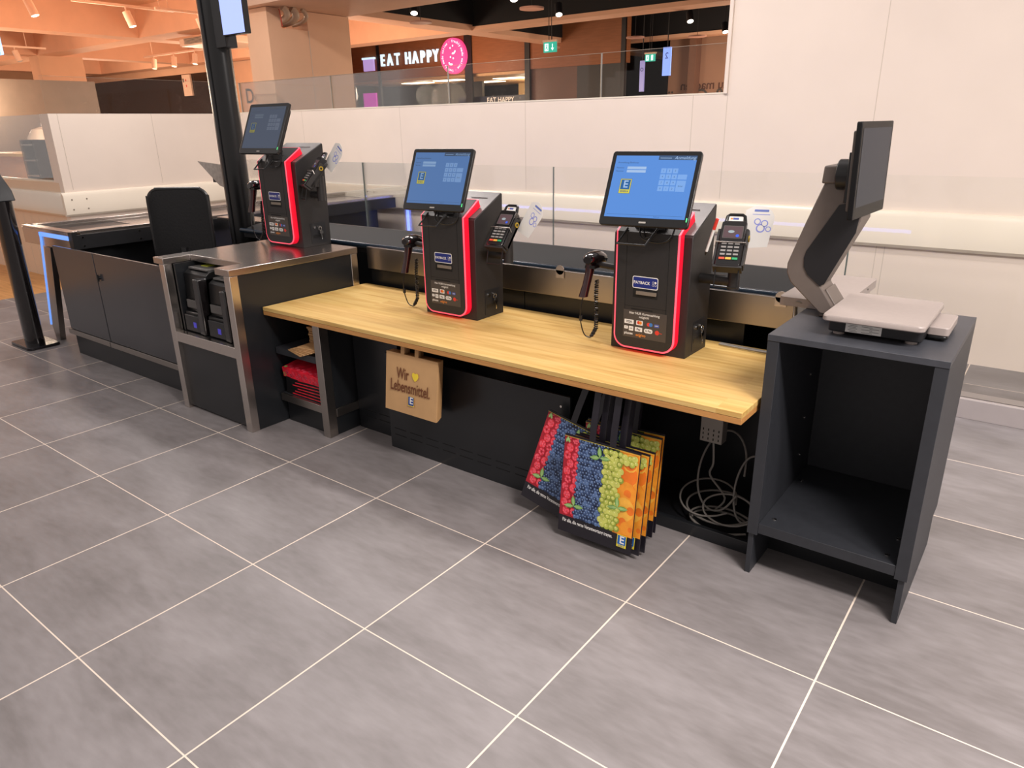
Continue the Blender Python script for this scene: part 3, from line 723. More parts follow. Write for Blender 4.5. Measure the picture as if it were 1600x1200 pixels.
# ------------------------------------------------------------------ cables, power box, rail at right below the table
t = thing('power_box', 'small grey metal junction box hanging under the right end of the table', 'junction box', (1.81, 0.60, 0.40))
bx(-0.04, 0.045, 0, 0.05, -0.045, 0.20, m=M('box_grey', '#8d8780', 0.45, var=0.05)).build('housing', t, bevel=0.002)
m = MB()
for i in range(4):
    for j in range(3): m.box(-0.03+i*0.02, -0.026+i*0.02, -0.0006, 0, -0.035+j*0.018, -0.026+j*0.018, M('slot_dark', '#050506'))
m.build('vent_slots', t)
tag(bx(1.34, 2.02, 0.50, 0.52, 0.0, 0.05, m=BLK2).build('floor_rail', bevel=0.002), 'low dark metal rail on the floor in front of the cable bundle', 'rail')
tag(bx(1.34, 2.02, 0.521, 0.88, 0.0, 0.012, m=BLK).build('floor_plate'), 'black floor plate under the cable bundle', 'plate')
rnd = random.Random(4)
def loop(cx, cy, cz, rx, ry, tilt, r, lab, tail=None):
    pts = []
    for k in range(12):
        a = 2*PI*k/12
        pts.append((cx+rx*math.cos(a), cy+ry*math.sin(a)*math.cos(tilt), cz+abs(ry*math.sin(tilt))+ry*math.sin(a)*math.sin(tilt)+rnd.uniform(-.002, .002)))
    if tail: pts += tail
    tag(MB().tube(pts, r, CABLE).build('grey_cable'), lab, 'cable', 'loose grey cables under the table')
G = 'loose looped grey cable lying on the floor under the right end of the table'
loop(1.87, 0.62, 0.022, 0.11, 0.075, 0.05, 0.0042, G)
loop(1.88, 0.61, 0.032, 0.125, 0.08, 0.10, 0.0042, G)
loop(1.85, 0.66, 0.045, 0.13, 0.10, 0.2, 0.0042, G)
loop(1.80, 0.66, 0.060, 0.11, 0.10, 0.35, 0.0038, G)
loop(1.90, 0.62, 0.055, 0.10, 0.07, 0.5, 0.0038, G)
loop(1.83, 0.70, 0.06, 0.09, 0.16, 1.1, 0.0042, G)
loop(1.95, 0.68, 0.04, 0.055, 0.13, 1.25, 0.0042, G)
tag(MB().tube([(1.815, 0.625, 0.355), (1.82, 0.63, 0.26), (1.80, 0.66, 0.19), (1.86, 0.68, 0.10), (1.83, 0.66, 0.045)], 0.0042, CABLE).build('grey_cable'), 'grey cable running down from the junction box to the floor', 'cable')
tag(MB().tube([(1.55, 0.70, 0.575), (1.52, 0.68, 0.50), (1.47, 0.66, 0.43), (1.45, 0.66, 0.38)], 0.004, M('dark_cable', '#3c3a38', 0.5, var=0.02)).build('dark_cable'), 'thin dark cable hanging behind the handles of the fruit bags', 'cable')
tag(MB().tube([(1.70, 0.70, 0.58), (1.69, 0.66, 0.52), (1.66, 0.66, 0.475), (1.62, 0.67, 0.44)], 0.004, CABLE).build('grey_cable'), 'short grey cable end curving down under the table above the fruit bags', 'cable')

# ------------------------------------------------------------------ self-service kiosks
def kiosk(cx, cy, cz, mon, scr, lab, term, sc, k3=False):
    t = thing('self_checkout_kiosk', lab, 'kiosk', (cx, cy, cz), group='self-checkout kiosks')
    hw = 0.159
    m = MB().prism([(0, 0), (0.195, 0), (0.203, 0.548), (0.200, 0.555), (0.008, 0.457), (0.004, 0.452)], -hw, hw, KBLK, 'x'); m.build('body', t, bevel=0.0015)
    m = MB().prism([(0.012, 0.4605), (0.197, 0.5548), (0.197, 0.5568), (0.012, 0.4625)], -hw+0.002, hw-0.002, KROOF, 'x')
    m.box(0.02, 0.115, 0.150, 0.153, 0.5352, 0.5368, PLA)
    m.build('roof_plate', t)
    # led shield
    def outline(w, zb, r, zt, n=8):
        pts = [(-w, zt)]
        for k in range(n+1): a = PI+k*PI/2/n; pts.append((-w+r+r*math.cos(a), zb+r+r*math.sin(a)))
        for k in range(n+1): a = 1.5*PI+k*PI/2/n; pts.append((w-r+r*math.cos(a), zb+r+r*math.sin(a)))
        pts.append((w, zt)); return pts
    m = MB().prism(outline(0.128, 0.018, 0.05, 0.466), -0.033, 0.0, RED, 'y')
    m.prism([(-0.033, 0.466), (0.0, 0.462), (0.085, 0.503), (0.072, 0.535)], -0.128, 0.128, RED, 'x')
    m.build('led_edge', t)
    m = MB().prism(outline(0.1283, 0.0177, 0.0503, 0.466), -0.0352, -0.0322, PINK, 'y'); m.prism([(-0.0352, 0.466), (-0.0322, 0.4645), (0.0742, 0.533), (0.073, 0.5365)], -0.1283, 0.1283, PINK, 'x'); m.build('led_rim', t)
    m = MB().prism(outline(0.1215, 0.0245, 0.0445, 0.466), -0.0375, -0.0353, KBLK, 'y'); m.prism([(-0.0375, 0.466), (-0.0352, 0.466), (0.068, 0.5335), (0.067, 0.536)], -0.1215, 0.1215, KBLK, 'x')
    sh = m.build('front_cover', t)
    m = MB(); F = -0.0377
    SEAM = M('seam_dark', '#0c0b0b', 0.8, var=0.01)
    for a in ((-0.083, -0.0815, 0.17, 0.455), (0.0885, 0.0905, 0.17, 0.455), (-0.083, 0.0905, 0.186, 0.1875)): m.box(a[0], a[1], F-0.0002, F+0.001, a[2], a[3], SEAM)
    m.box(-0.05, 0.052, F-0.0003, F+0.001, 0.222, 0.256, SEAM); m.box(-0.055, 0.035, F-0.0003, F+0.001, 0.174, 0.179, SEAM)
    m.build('door_seams', sh)
    m = MB(); m.box(-0.034, 0.048, F-0.006, F-0.0004, 0.235, 0.248, M('receipt_slot', '#7d7266', 0.4, var=0.05)); m.build('receipt_slot', sh)
    m = MB(); NV = M('sticker_navy', '#1c2a78', 0.35, var=0.02)
    m.rrect(0.0, 0.281, 0.106, 0.046, 0.007, F-0.0006, WHITE); m.rrect(0.0, 0.281, 0.100, 0.040, 0.005, F-0.0009, NV)
    m.text('PAYBACK', -0.014, 0.280, 0.0155, F-0.0012, WHITE, fat=0.02)
    for i in (0, 1):
        for j in (0, 1): m.disc(0.033+i*0.0095, 0.276+j*0.0095, 0.0042, F-0.0012, WHITE); (i and j) or m.disc(0.033+i*0.0095, 0.276+j*0.0095, 0.0032, F-0.0014, NV)
    m.build('loyalty_sticker', sh)
    m = MB(); LB = M('info_label', '#46403c', 0.35, var=0.02); Y = F-0.0006
    m.rect(0.005, 0.117, 0.182, 0.108, Y, LB)
    OR = M('print_orange', '#e8892c', 0.5, var=0.02); RD = M('print_red', '#d83a2c', 0.5, var=0.02); BU = M('print_blue', '#3c78c0', 0.5, var=0.02); VI = M('print_violet', '#4858a8', 0.5, var=0.02)
    m.text('Hier NUR Kartenzahlung', 0.002, 0.160, 0.0125, Y-0.0003, WHITE, fat=0.01); m.text('möglich!', 0.002, 0.147, 0.0125, Y-0.0003, WHITE, fat=0.01)
    def box_(x, z, w, h, c, s=None, ts=0.009, tc=DARKTXT, r=0.002):
        m.rrect(x, z, w, h, r, Y-0.0003, c)
        if s: m.text(s, x, z, ts, Y-0.0006, tc, fat=0.02)
    box_(-0.061, 0.124, 0.040, 0.017, WHITE, 'VISA', 0.013)
    box_(-0.016, 0.124, 0.028, 0.018, WHITE); m.disc(-0.020, 0.125, 0.0065, Y-0.0006, RD); m.disc(-0.012, 0.125, 0.0065, Y-0.0009, OR)
    m.disc(0.022, 0.123, 0.0075, Y-0.0003, RD); m.disc(0.032, 0.123, 0.0075, Y-0.0006, BU); box_(0.056, 0.122, 0.020, 0.012, VI, 'AMEX', 0.0055, WHITE)
    box_(-0.073, 0.100, 0.016, 0.012, WHITE, 'V', 0.009); box_(-0.051, 0.098, 0.019, 0.018, WHITE, 'JCB', 0.007)
    box_(-0.019, 0.098, 0.031, 0.017, WHITE, 'Pay', 0.012); box_(0.022, 0.097, 0.036, 0.017, WHITE, 'G Pay', 0.011, r=0.008)
    m.disc(0.059, 0.096, 0.009, Y-0.0003, RD); m.rect(0.073, 0.095, 0.012, 0.002, Y-0.0003, RD)
    m.text('pluxee', -0.062, 0.078, 0.014, Y-0.0003, WHITE, fat=0.02); m.text('edgivo', -0.010, 0.076, 0.016, Y-0.0003, OR, fat=0.01, shear=0.2)
    m.build('payment_label', sh)
    # neck and cable guard
    m = MB(); m.cyl((-0.075, 0.0, 0.462), (0.115, 0.0, 0.462), 0.012, KROOF); m.box(-0.06, 0.06, -0.02, 0.07, 0.455, 0.50, BLK); m.tube([(0, 0.03, 0.49), (0, 0.0, 0.55), (mon[0]*0.6, mon[1]+0.03, mon[2]-0.04)], 0.028, PLA); m.build('monitor_neck', t)
    m = MB(); m.tube([(-0.085, -0.03, 0.478), (-0.105, -0.075, 0.425), (0.02, -0.095, 0.43), (0.045, -0.05, 0.485)], 0.0038, BLK, smooth=0); m.build('cable_guard', t)
    m = MB(); m.tube([(-0.03, -0.03, 0.50), (-0.02, -0.055, 0.455), (0.03, -0.055, 0.437), (0.085, -0.045, 0.445), (0.105, -0.035, 0.49), (0.09, -0.02, 0.52)], 0.0032, PLA); m.tube([(-0.02, -0.03, 0.50), (0.0, -0.05, 0.45), (0.04, -0.045, 0.47)], 0.003, PLA); m.build('monitor_cable', t)
    # lock and flap on the right side
    m = bx(hw, hw+0.0015, 0.06, 0.165, 0.015, 0.13, m=BLK); m.box(hw+0.001, hw+0.0025, 0.07, 0.15, 0.045, 0.062, PLA); sd = m.build('side_flap', t)
    m = MB(); m.cyl((hw+0.001, 0.085, 0.105), (hw+0.008, 0.085, 0.105), 0.008, CHROME, n=12); m.build('flap_lock', sd); MB().cyl((hw+0.001, 0.12, 0.105), (hw+0.008, 0.12, 0.105), 0.006, CHROME, n=12).build('key_barrel', sd)
    # monitor
    mx, my, mz, yaw, tilt = mon
    mo = MB().prism(rr(0, 0, 0.33, 0.28, 0.012, 4), -0.004, 0.012, PLA, 'y'); mo.prism(rr(0, 0, 0.29, 0.24, 0.02, 4), 0.012, 0.034, PLA, 'y')
    mo = mo.build('monitor', t, bevel=0.002); mo.location = (mx, my, mz); mo.rotation_euler = (-tilt, 0, yaw)
    m = MB(); Y = -0.0044; sw, shh, oz = 0.298, 0.232, 0.006
    S0, S1, S2 = scr
    m.rect(0, oz, sw, shh, Y, S0)
    m.rect(sw*0.27, oz+shh*0.465, sw*0.46, shh*0.065, Y-0.0003, S2); m.text('Anmeldung', sw*0.36, oz+shh*0.465, 0.0165, Y-0.0006, S1, shear=0.25)
    m.rect(sw*0.13, oz+shh*0.462, sw*0.14, 0.0015, Y-0.0006, S1)
    m.text('Anmeldung Bediener', -sw*0.33, oz+shh*0.385, 0.0095, Y-0.0003, S2)
    for zz in (0.30, 0.245): m.rect(-sw*0.21, oz+shh*zz, sw*0.24, shh*0.042, Y-0.0003, S1); m.text('Nummer', -sw*0.42, oz+shh*zz, 0.008, Y-0.0003, S2)
    lx, lz = -sw*0.31, oz+shh*0.0
    YL, BL = (M('screen_yellow_%d' % scr_id[id(S0)], '#141410', 0.3, em=0.85*scr_lv[id(S0)], emc='#e8dc4a'), M('screen_blue_%d' % scr_id[id(S0)], '#101418', 0.3, em=0.85*scr_lv[id(S0)], emc='#1465a8'))
    m.rect(lx, lz, 0.043, 0.056, Y-0.0002, S2); m.rect(lx, lz, 0.041, 0.054, Y-0.0004, YL); m.rect(lx, lz+0.006, 0.035, 0.037, Y-0.0006, BL); m.text('E', lx+0.001, lz+0.006, 0.038, Y-0.0009, S1, fat=0.02); m.text('EDEKA', lx, lz-0.020, 0.010, Y-0.0007, S2, fat=0.02)
    KEY = M('key_%d' % scr_id[id(S0)], '#101418', 0.4, em=1.0, emc=scr_key[id(S0)])
    for r_ in range(4):
        for c in range(3):
            x, z = sw*(0.13+0.072*c), oz+shh*(0.26-0.095*r_); m.rect(x, z, sw*0.062, shh*0.078, Y-0.0002, KEY); m.text('%d' % ((r_*3+c+1) % 10), x, z, 0.009, Y-0.0004, S2)
    m.rect(sw*0.37, oz+shh*0.165, sw*0.11, shh*0.078, Y-0.0002, KEY); m.rect(sw*0.37, oz+shh*0.02, sw*0.11, shh*0.175, Y-0.0002, KEY); m.text('Enter', sw*0.37, oz+shh*0.02, 0.008, Y-0.0004, S2)
    m.rect(0, oz-shh*0.455, sw*0.94, 0.0008, Y-0.0002, S2); m.text('Bediener', sw*0.16, oz-shh*0.475, 0.006, Y-0.0002, S2)
    m.build('screen', mo)
    m = MB(); m.rrect(0, -0.127, 0.026, 0.006, 0.001, Y-0.0006, M('logo_silver', '#a8a39c', 0.4, var=0.02)); m.build('maker_badge', mo)
    m = MB(); m.box(0.155, 0.158, -0.0055, -0.004, -0.118, -0.104, M('power_led', '#5be08a', 0.4, em=1.0, emc='#50e080')); m.build('power_led', mo)
    # terminal arm
    ax, ay, az = term[0], term[1], term[2]
    m = MB(); m.cyl((hw, ay, az), (ax, ay, az), 0.019, KBLK); m.cyl((ax, ay, az-0.03), (ax, ay, az+0.10), 0.022, KBLK); m.build('terminal_arm', t)
    # scanner arm on left side
    m = MB(); m.cyl((-hw, 0.06, 0.305), (-hw-0.10, 0.045, 0.315), 0.013, KBLK); m.box(-hw-0.13, -hw-0.085, 0.0, 0.07, 0.302, 0.314, PLA); m.build('scanner_holder', t)
    return t
def emat(name, c, s): return M(name, '#101418', 0.25, em=s, emc=c, spec=0.3)
scr_id = {}; scr_lv = {}; scr_key = {}
def scrset(i, bgc, key, lv, light, dark, e0):
    a = (emat('screen_bg_%d' % i, bgc, e0), emat('screen_light_%d' % i, light, e0*0.9), M('screen_dark_%d' % i, dark, 0.4, em=0.5, emc=dark))
    scr_id[id(a[0])] = i; scr_lv[id(a[0])] = lv; scr_key[id(a[0])] = key; return a
S1_ = scrset(1, '#5c93e2', '#79a9ea', 1.0, '#b4d2fa', '#28405e', 0.95)
S2_ = scrset(2, '#567cb4', '#6b8fc0', 0.7, '#8fb0da', '#2c3f58', 0.85)
S3_ = scrset(3, '#454f62', '#4e586a', 0.35, '#5d6878', '#333c4a', 0.85)
K1 = kiosk(1.503, 0.658, 0.64, (0.010, -0.058, 0.624, 0.128, 0.485), S1_, 'kiosk with a bright blue login screen at the right end of the oak table', (0.285, 0.10, 0.295), 0)
K2 = kiosk(0.485, 0.654, 0.64, (-0.026, -0.017, 0.622, 0.106, 0.416), S2_, 'kiosk with a dimmer blue screen at the left end of the oak table', (0.27, 0.10, 0.295), 0)
K3 = kiosk(-0.842, 0.727, 0.852, (0.0, -0.05, 0.636, 0.043, 0.439), S3_, 'kiosk with a grey screen standing on the stainless steel checkout counter', (0.235, 0.10, 0.285), 0)

def terminal(loc, yaw, lab, tilt=50, gl=True):
    t = thing('card_terminal', lab, 'card terminal', loc, (math.radians(-90+tilt), 0, 0), 'card payment terminals')
    t.rotation_mode = 'XYZ'; t.rotation_euler = (math.radians(-(90-tilt)), 0, yaw)
    m = MB().prism(rr(0, 0, 0.088, 0.185, 0.012, 4), -0.012, 0.022, PLG, 'y'); m.build('housing', t, bevel=0.003)
    m = MB(); m.rrect(0, 0.045, 0.070, 0.052, 0.003, -0.0125, M('term_bezel', '#55504e', 0.3, var=0.02)); m.rect(0, 0.045, 0.064, 0.046, -0.013, M('term_screen', '#4a3c40', 0.25, em=0.25, emc='#6a4c50')); m.disc(-0.006, 0.046, 0.011, -0.0133, M('term_logo', '#8a9aa0', 0.3, em=0.2, emc='#8a9aa0'), rz=0.006); m.disc(0.017, 0.030, 0.006, -0.0133, M('term_blue', '#2a50c0', 0.3, em=0.5, emc='#2a50c0')); m.build('display', t)
    m = MB(); KG = M('term_keys', '#8c8986', 0.4, var=0.03)
    m.rrect(0, -0.036, 0.074, 0.095, 0.004, -0.0124, PLA)
    for r_ in range(4):
        for c in range(3): m.box(-0.031+c*0.0225, -0.031+c*0.0225+0.017, -0.0150, -0.0125, -0.002-r_*0.0145-0.005, -0.002-r_*0.0145+0.002, KG)
    for c, col in enumerate(('#e2553c', '#f0b04a', '#2e9e68')): m.box(-0.032+c*0.0225, -0.032+c*0.0225+0.019, -0.0155, -0.0125, -0.0680, -0.0600, M('term_key%d' % c, col, 0.4, var=0.02))
    m.build('keypad', t)
    m = MB(); m.prism(rr(0, -0.005, 0.108, 0.17, 0.014, 4), 0.018, 0.032, KBLK, 'y'); m.box(-0.054, -0.046, -0.006, 0.03, -0.085, 0.06, KBLK); m.box(0.046, 0.054, -0.006, 0.03, -0.085, 0.06, KBLK); m.box(-0.05, 0.05, -0.01, 0.03, -0.097, -0.088, KBLK)
    m.tube([(-0.055, 0.0, -0.01), (-0.052, -0.018, 0.0), (0.052, -0.018, 0.0), (0.055, 0.0, -0.01)], 0.0022, STEELD, smooth=0); m.build('cradle', t, bevel=0.001)
    m = MB(); m.tube([(-0.036, 0.005, 0.088), (-0.030, 0.0, 0.118), (-0.022, 0.0, 0.124), (0.022, 0.0, 0.124), (0.030, 0.0, 0.118), (0.036, 0.005, 0.088)], 0.006, PLA, smooth=0); m.rect(0, 0.106, 0.05, 0.024, 0.0, WHITE); m.rect(0.0, 0.108, 0.02, 0.008, -0.0003, M('print_violet', '#4858a8')); m.rect(-0.015, 0.108, 0.008, 0.006, -0.0003, M('print_orange', '#e8892c')); m.box(-0.026, 0.026, 0.0003, 0.004, 0.092, 0.12, PLA); m.build('reader_hood', t)
    m = MB(); m.cyl((0.0545, 0.012, 0.035), (0.058, 0.012, 0.035), 0.012, M('lock_brass', '#c8a83c', 0.35, metal=0.6, var=0.03), n=16); m.cyl((0.058, 0.012, 0.035), (0.0585, 0.012, 0.035), 0.006, PLA, n=12); m.build('lock', t)
    m = MB(); m.tube([(-0.040, 0.012, -0.095), (-0.040, 0.04, -0.15), (0.040, 0.04, -0.15), (0.040, 0.012, -0.095)], 0.0028, PLA, smooth=0); m.build('wire_guard', t)
    m = MB(); m.cyl((0, 0.03, -0.02), (0, 0.055, -0.055), 0.022, KBLK); m.build('swivel', t)
    return t
def pen(loc, rot, lab):
    t = MB(); t.cyl((0, 0, 0), (0, 0, 0.085), 0.005, WHITE, n=12); t.cyl((0, 0, 0.085), (0, 0, 0.125), 0.0058, M('print_red', '#d83a2c'), n=12); t.cyl((0, 0, -0.015), (0, 0, 0), 0.0015, PLA, r2=0.005, n=12)
    o = t.build('pen'); o.location = loc; o.rotation_euler = rot; tag(o, lab, 'pen')
def leaflet(loc, rot, lab):
    m = MB(); n = 12; pts = [(-0.04, -0.11), (0.05, -0.10)]
    for k in range(n+1): a = -0.1+k*1.75/n; pts.append((0.0+0.062*math.cos(a), 0.0+0.05*math.sin(a)))
    pts.append((-0.04, 0.03))
    m.prism(pts, 0, 0.0008, WHITE, 'y'); V = M('leaflet_violet', '#8d96e0', 0.5, var=0.03)
    m.rect(0.015, 0.030, 0.05, 0.008, -0.0003, M('leaflet_blue', '#6a7cc0', 0.5, var=0.03)); m.rect(0.015, 0.016, 0.06, 0.002, -0.0003, V)
    for x, z, r in ((0.005, -0.010, 0.012), (0.03, -0.016, 0.013), (0.018, -0.034, 0.016), (0.045, -0.036, 0.010)): m.disc(x, z, r, -0.0003, V); m.disc(x, z, r*0.7, -0.0005, WHITE)
    o = m.build('leaflet'); o.location = loc; o.rotation_euler = rot; tag(o, lab, 'leaflet')
terminal((1.776, 0.735, 1.070), 0.22, 'black card terminal facing forward on the arm of the right kiosk')
leaflet((1.815, 0.86, 1.150), (-0.35, 0.0, 0.2), 'white leaflet with violet print tucked behind the right card terminal')
pen((1.700, 0.70, 1.045), (0.1, 0.30, 0), 'white pen with a red cap stuck beside the right card terminal')
terminal((0.738, 0.735, 1.052), 0.0, 'black card terminal turned to the left on the arm of the middle kiosk')
leaflet((0.86, 0.80, 1.125), (-0.35, 0.40, -0.35), 'white leaflet with violet print leaning behind the middle card terminal')
terminal((-0.612, 0.79, 1.262), -0.40, 'black card terminal seen from its side on the arm of the leftmost kiosk')
leaflet((-0.50, 0.87, 1.365), (-0.35, 0.55, -0.25), 'white leaflet with violet print leaning behind the leftmost card terminal')

def scanner(kx, ky, kz, lab, drop):
    t = thing('handheld_scanner', lab, 'barcode scanner', (kx, ky, kz), (0, 0, 0.0), 'handheld barcode scanners')
    SCR = M('scanner_burgundy', '#2a1114', 0.12, coat=0.6)
    m = MB(); vs = []; secs = [(-0.040, 0.018, 0.014, 0.0), (-0.030, 0.028, 0.021, 0.002), (0.0, 0.034, 0.026, 0.004), (0.03, 0.036, 0.027, 0.003), (0.055, 0.038, 0.026, -0.002), (0.062, 0.034, 0.022, -0.003)]
    n = 20
    for y, rx, rz, dz in secs: vs += [(rx*math.cos(2*PI*k/n), -0.01+y, dz+rz*math.sin(2*PI*k/n)) for k in range(n)]
    m.add(vs, [tuple(range(n)), tuple(range(5*n, 6*n))]+[(i*n+k, i*n+(k+1) % n, (i+1)*n+(k+1) % n, (i+1)*n+k) for i in range(5) for k in range(n)], PLG); m.build('head', t)
    m = MB(); P = [(0.0, -0.02, -0.01), (-0.004, -0.024, -0.05), (-0.012, -0.032, -0.10), (-0.022, -0.040, -0.150)]; vs = []
    R_ = [(0.020, 0.024), (0.017, 0.020), (0.016, 0.018), (0.019, 0.020)]
    for (x, y, z), (a, b) in zip(P, R_): vs += [(x+a*math.cos(2*PI*k/n), y+b*math.sin(2*PI*k/n), z) for k in range(n)]
    m.add(vs, [tuple(range(n)), tuple(range(3*n, 4*n))]+[(i*n+k, i*n+(k+1) % n, (i+1)*n+(k+1) % n, (i+1)*n+k) for i in range(3) for k in range(n)], SCR); m.build('grip', t)
    bot = (-0.022, -0.042, -0.155)
    m = MB(); pts = []
    path = [Vector((0.005, 0.02, -0.09)), Vector((0.008, 0.01, -0.15)), Vector((0.018, 0.0, -0.22)), Vector((0.020, -0.005, -drop+0.045)), Vector((0.006, -0.015, -drop+0.012))]
    N = 150
    for i in range(N):
        s = i/(N-1)*(len(path)-1); j = min(int(s), len(path)-2); f = s-j; c = path[j].lerp(path[j+1], f); a = i*1.35
        pts.append((c.x+0.0072*math.cos(a), c.y+0.0072*math.sin(a), c.z))
    m.tube(pts, 0.0030, PLA, n=5, smooth=0)
    m.tube([bot, (-0.030, -0.045, -0.20), (-0.032, -0.04, -drop+0.07), (-0.020, -0.03, -drop+0.018), (0.0, -0.018, -drop+0.006), (0.010, -0.012, -drop+0.016)], 0.0025, PLA); m.cyl((-0.031, -0.042, -0.232), (-0.031, -0.042, -0.252), 0.007, PLA, n=10)
    m.build('coiled_cable', t)
scanner(1.230, 0.700, 0.975, 'black handheld scanner hanging left of the right kiosk', 0.33)
scanner(0.205, 0.700, 0.965, 'burgundy black handheld scanner hanging left of the middle kiosk', 0.325)
scanner(-1.13, 0.772, 1.175, 'black handheld scanner hanging between the pole and the leftmost kiosk', 0.32)
def keys(x, y, z, lab):
    m = MB(); m.tube([(x+0.012*0, y+0.010*math.cos(a), z-0.008+0.010*math.sin(a)) for a in [2*PI*k/10 for k in range(10)]], 0.0012, CHROME, n=6, closed=True, smooth=2)
    m.cyl((x-0.001, y+0.006, z-0.03), (x+0.002, y+0.006, z-0.03), 0.011, CHROME, n=16); m.box(x-0.001, x+0.002, y+0.003, y+0.009, z-0.07, z-0.038, CHROME)
    tag(m.build('key_ring'), lab, 'keys')
keys(1.676, 0.775, 0.745, 'silver keys hanging in the side lock of the right kiosk')
keys(0.658, 0.771, 0.745, 'silver keys hanging in the side lock of the middle kiosk')
keys(-0.669, 0.844, 0.957, 'silver keys hanging in the side lock of the leftmost kiosk')
# second lane equipment peeking between pole and left kiosk
t = thing('customer_terminal', 'black scanner pole and dark device with leaflet half hidden behind the tall pole', 'terminal', (-1.35, 1.0, 0.852))
bx(-0.03, 0.03, -0.02, 0.02, -0.0, 0.42, m=PLA).build('stand', t, bevel=0.003)
bx(-0.06, 0.12, -0.03, 0.05, -0.0, 0.10, m=PLG).build('base_unit', t, bevel=0.01)
bx(0.04, 0.08, -0.01, 0.03, 0.10, 0.36, m=M('slate_blue', '#4a5a70', 0.3, var=0.05)).build('side_device', t, bevel=0.005)
t = thing('leaflet_holder', 'clear angled leaflet holder sticking out to the left of the tall pole', 'leaflet holder', (-2.08, 1.10, 1.12))
m = MB(); m.prism([(-0.22, 0.16), (0.10, 0.14), (0.12, -0.02), (0.02, 0.0)], 0, 0.003, M('holder_acrylic', '#b8aca2', 0.2, var=0.15, scale=30), 'y'); m.build('acrylic_plate', t)
m = MB(); m.box(-0.06, 0.14, 0.004, 0.03, 0.02, 0.06, PLA); m.tube([(0.0, 0.02, 0.03), (0.1, 0.02, -0.03), (0.16, 0.02, -0.02)], 0.012, PLA); m.build('bracket', t)

# ------------------------------------------------------------------ counter behind the table
def rear_counter():
    t = thing('rear_belt_counter', 'long stainless steel counter with a black belt housing running behind the oak table', 'counter', (0.4, 1.2, 0)); L = (-0.4, -1.2, 0)
    x0, x1 = -1.72, 1.955
    bx(-0.43, x1, 0.965, 0.985, 0.725, 0.848, m=STEELD).build('front_fascia', t, loc=L, bevel=0.002)
    m = MB()
    for a in (-0.43, 0.12, 0.67, 1.22): m.box(a, a+0.545, 0.99, 1.0, 0.0, 0.725, BLK2)
    m.build('lower_panels', t, loc=L)
    m = bx(x0, x1-0.02, 1.02, 1.32, 0.80, 0.835, m=BLK); m.box(x0, x1-0.02, 1.30, 1.32, 0.835, 0.895, BLK); m.build('belt_housing', t, loc=L, bevel=0.002)
    m = MB(); NB = M('navy_roller', '#1d2a38', 0.22, var=0.05)
    m.prism([(1.03, 0.836), (1.30, 0.836), (1.30, 0.895), (1.10, 0.870), (1.03, 0.850)], x0, x1-0.03, M('belt_dark', '#17191b', 0.7, var=0.06), 'x'); m.build('belt', t, loc=L)
    m = MB(); m.cyl((x0, 1.005, 0.846), (x1-0.03, 1.005, 0.846), 0.016, NB); m.cyl((x0, 0.992, 0.862), (x1-0.03, 0.992, 0.862), 0.006, CHROME, n=8) if False else None; m.build('front_roller', t, loc=L)
    for x in (0.13, 0.895, 1.905):
        m = MB(); m.cyl((x, 0.962, 0.852), (x, 0.958, 0.852), 0.022, STEEL, n=20); m.box(x-0.022, x+0.022, 0.958, 0.962, 0.815, 0.85, STEEL); m.build('roller_bracket', t, loc=L)
    bx(-2.55, x1+0.0, 1.33, 1.50, 0.83, 0.852, m=STEELT).build('rear_ledge', t, loc=L, bevel=0.002)
    BLUE2 = M('rear_light_strip', '#7fa0ff', 0.4, em=9, emc='#5f7cff'); m = bx(-2.5, 1.95, 1.502, 1.512, 0.800, 0.822, m=BLUE2); m.box(-2.53, -2.5, 1.502, 1.512, 0.25, 0.822, BLUE2); m.build('light_strip', t, loc=L)
    bx(x1-0.02, x1, 0.985, 1.50, 0.0, 0.83, m=BLK2).build('end_panel', t, loc=L)
    bx(-2.55, x1-0.02, 1.47, 1.50, 0.0, 0.83, m=BLK2).build('back_panel', t, loc=L)
rear_counter()

# ------------------------------------------------------------------ glass partition
t = thing('glass_partition', 'clear glass partition in a grey floor channel behind the counters', 'partition', (0, 2.42, 0))
bx(-4.6, 6.5, -0.03, 0.10, 0, 0.105, m=M('channel_grey', '#a8a09f', 0.4, var=0.03)).build('floor_channel', t, bevel=0.002)
xs = [-4.0, -2.06, -0.134, 1.80, 3.74, 5.68]
for a, b in zip(xs[:-1], xs[1:]):
    bx(a+0.004, b-0.004, 0.0, 0.012, 0.105, 1.212, m=GLASS).build('glass_pane', t, smooth=False)
for a in xs[1:-1]:
    bx(a-0.0035, a+0.0035, 0.0, 0.012, 0.105, 1.212, m=M('glass_edge', '#5c6660', 0.3, var=0.05)).build('pane_edge', t)
t = thing('glass_balustrade', 'frameless glass balustrade standing on top of the low cream wall', 'balustrade', (-2.3, 3.46, 1.675))
for a, b in ((-2.95, -1.33), (-1.32, 0.3), (0.31, 1.9), (1.91, 2.94)):
    bx(a, b, 0, 0.012, 0, 0.318, m=GLASS).build('glass_pane', t, smooth=False)
for a in (-2.95, -1.325, 0.305, 1.905): bx(a-0.0018, a+0.0018, -0.001, 0.013, 0, 0.318, m=M('glass_edge_pale', '#a89c8c', 0.3, var=0.05)).build('pane_edge', t)
bx(-2.95, 2.94, -0.001, 0.013, 0.318, 0.320, m=M('glass_edge_pale', '#c9c6b8')).build('top_edge', t)
t = thing('glass_balustrade', 'short glass balustrade on the low wall section at the far left', 'balustrade', (-5.25, 2.38, 1.66))
bx(0, 0.012, -1.04, 1.07, 0, 0.335, m=GLASS).build('glass_pane', t, smooth=False)
bx(-0.001, 0.013, -1.04, 1.07, 0.335, 0.3365, m=M('glass_edge_pale', '#c9c6b8')).build('top_edge', t)

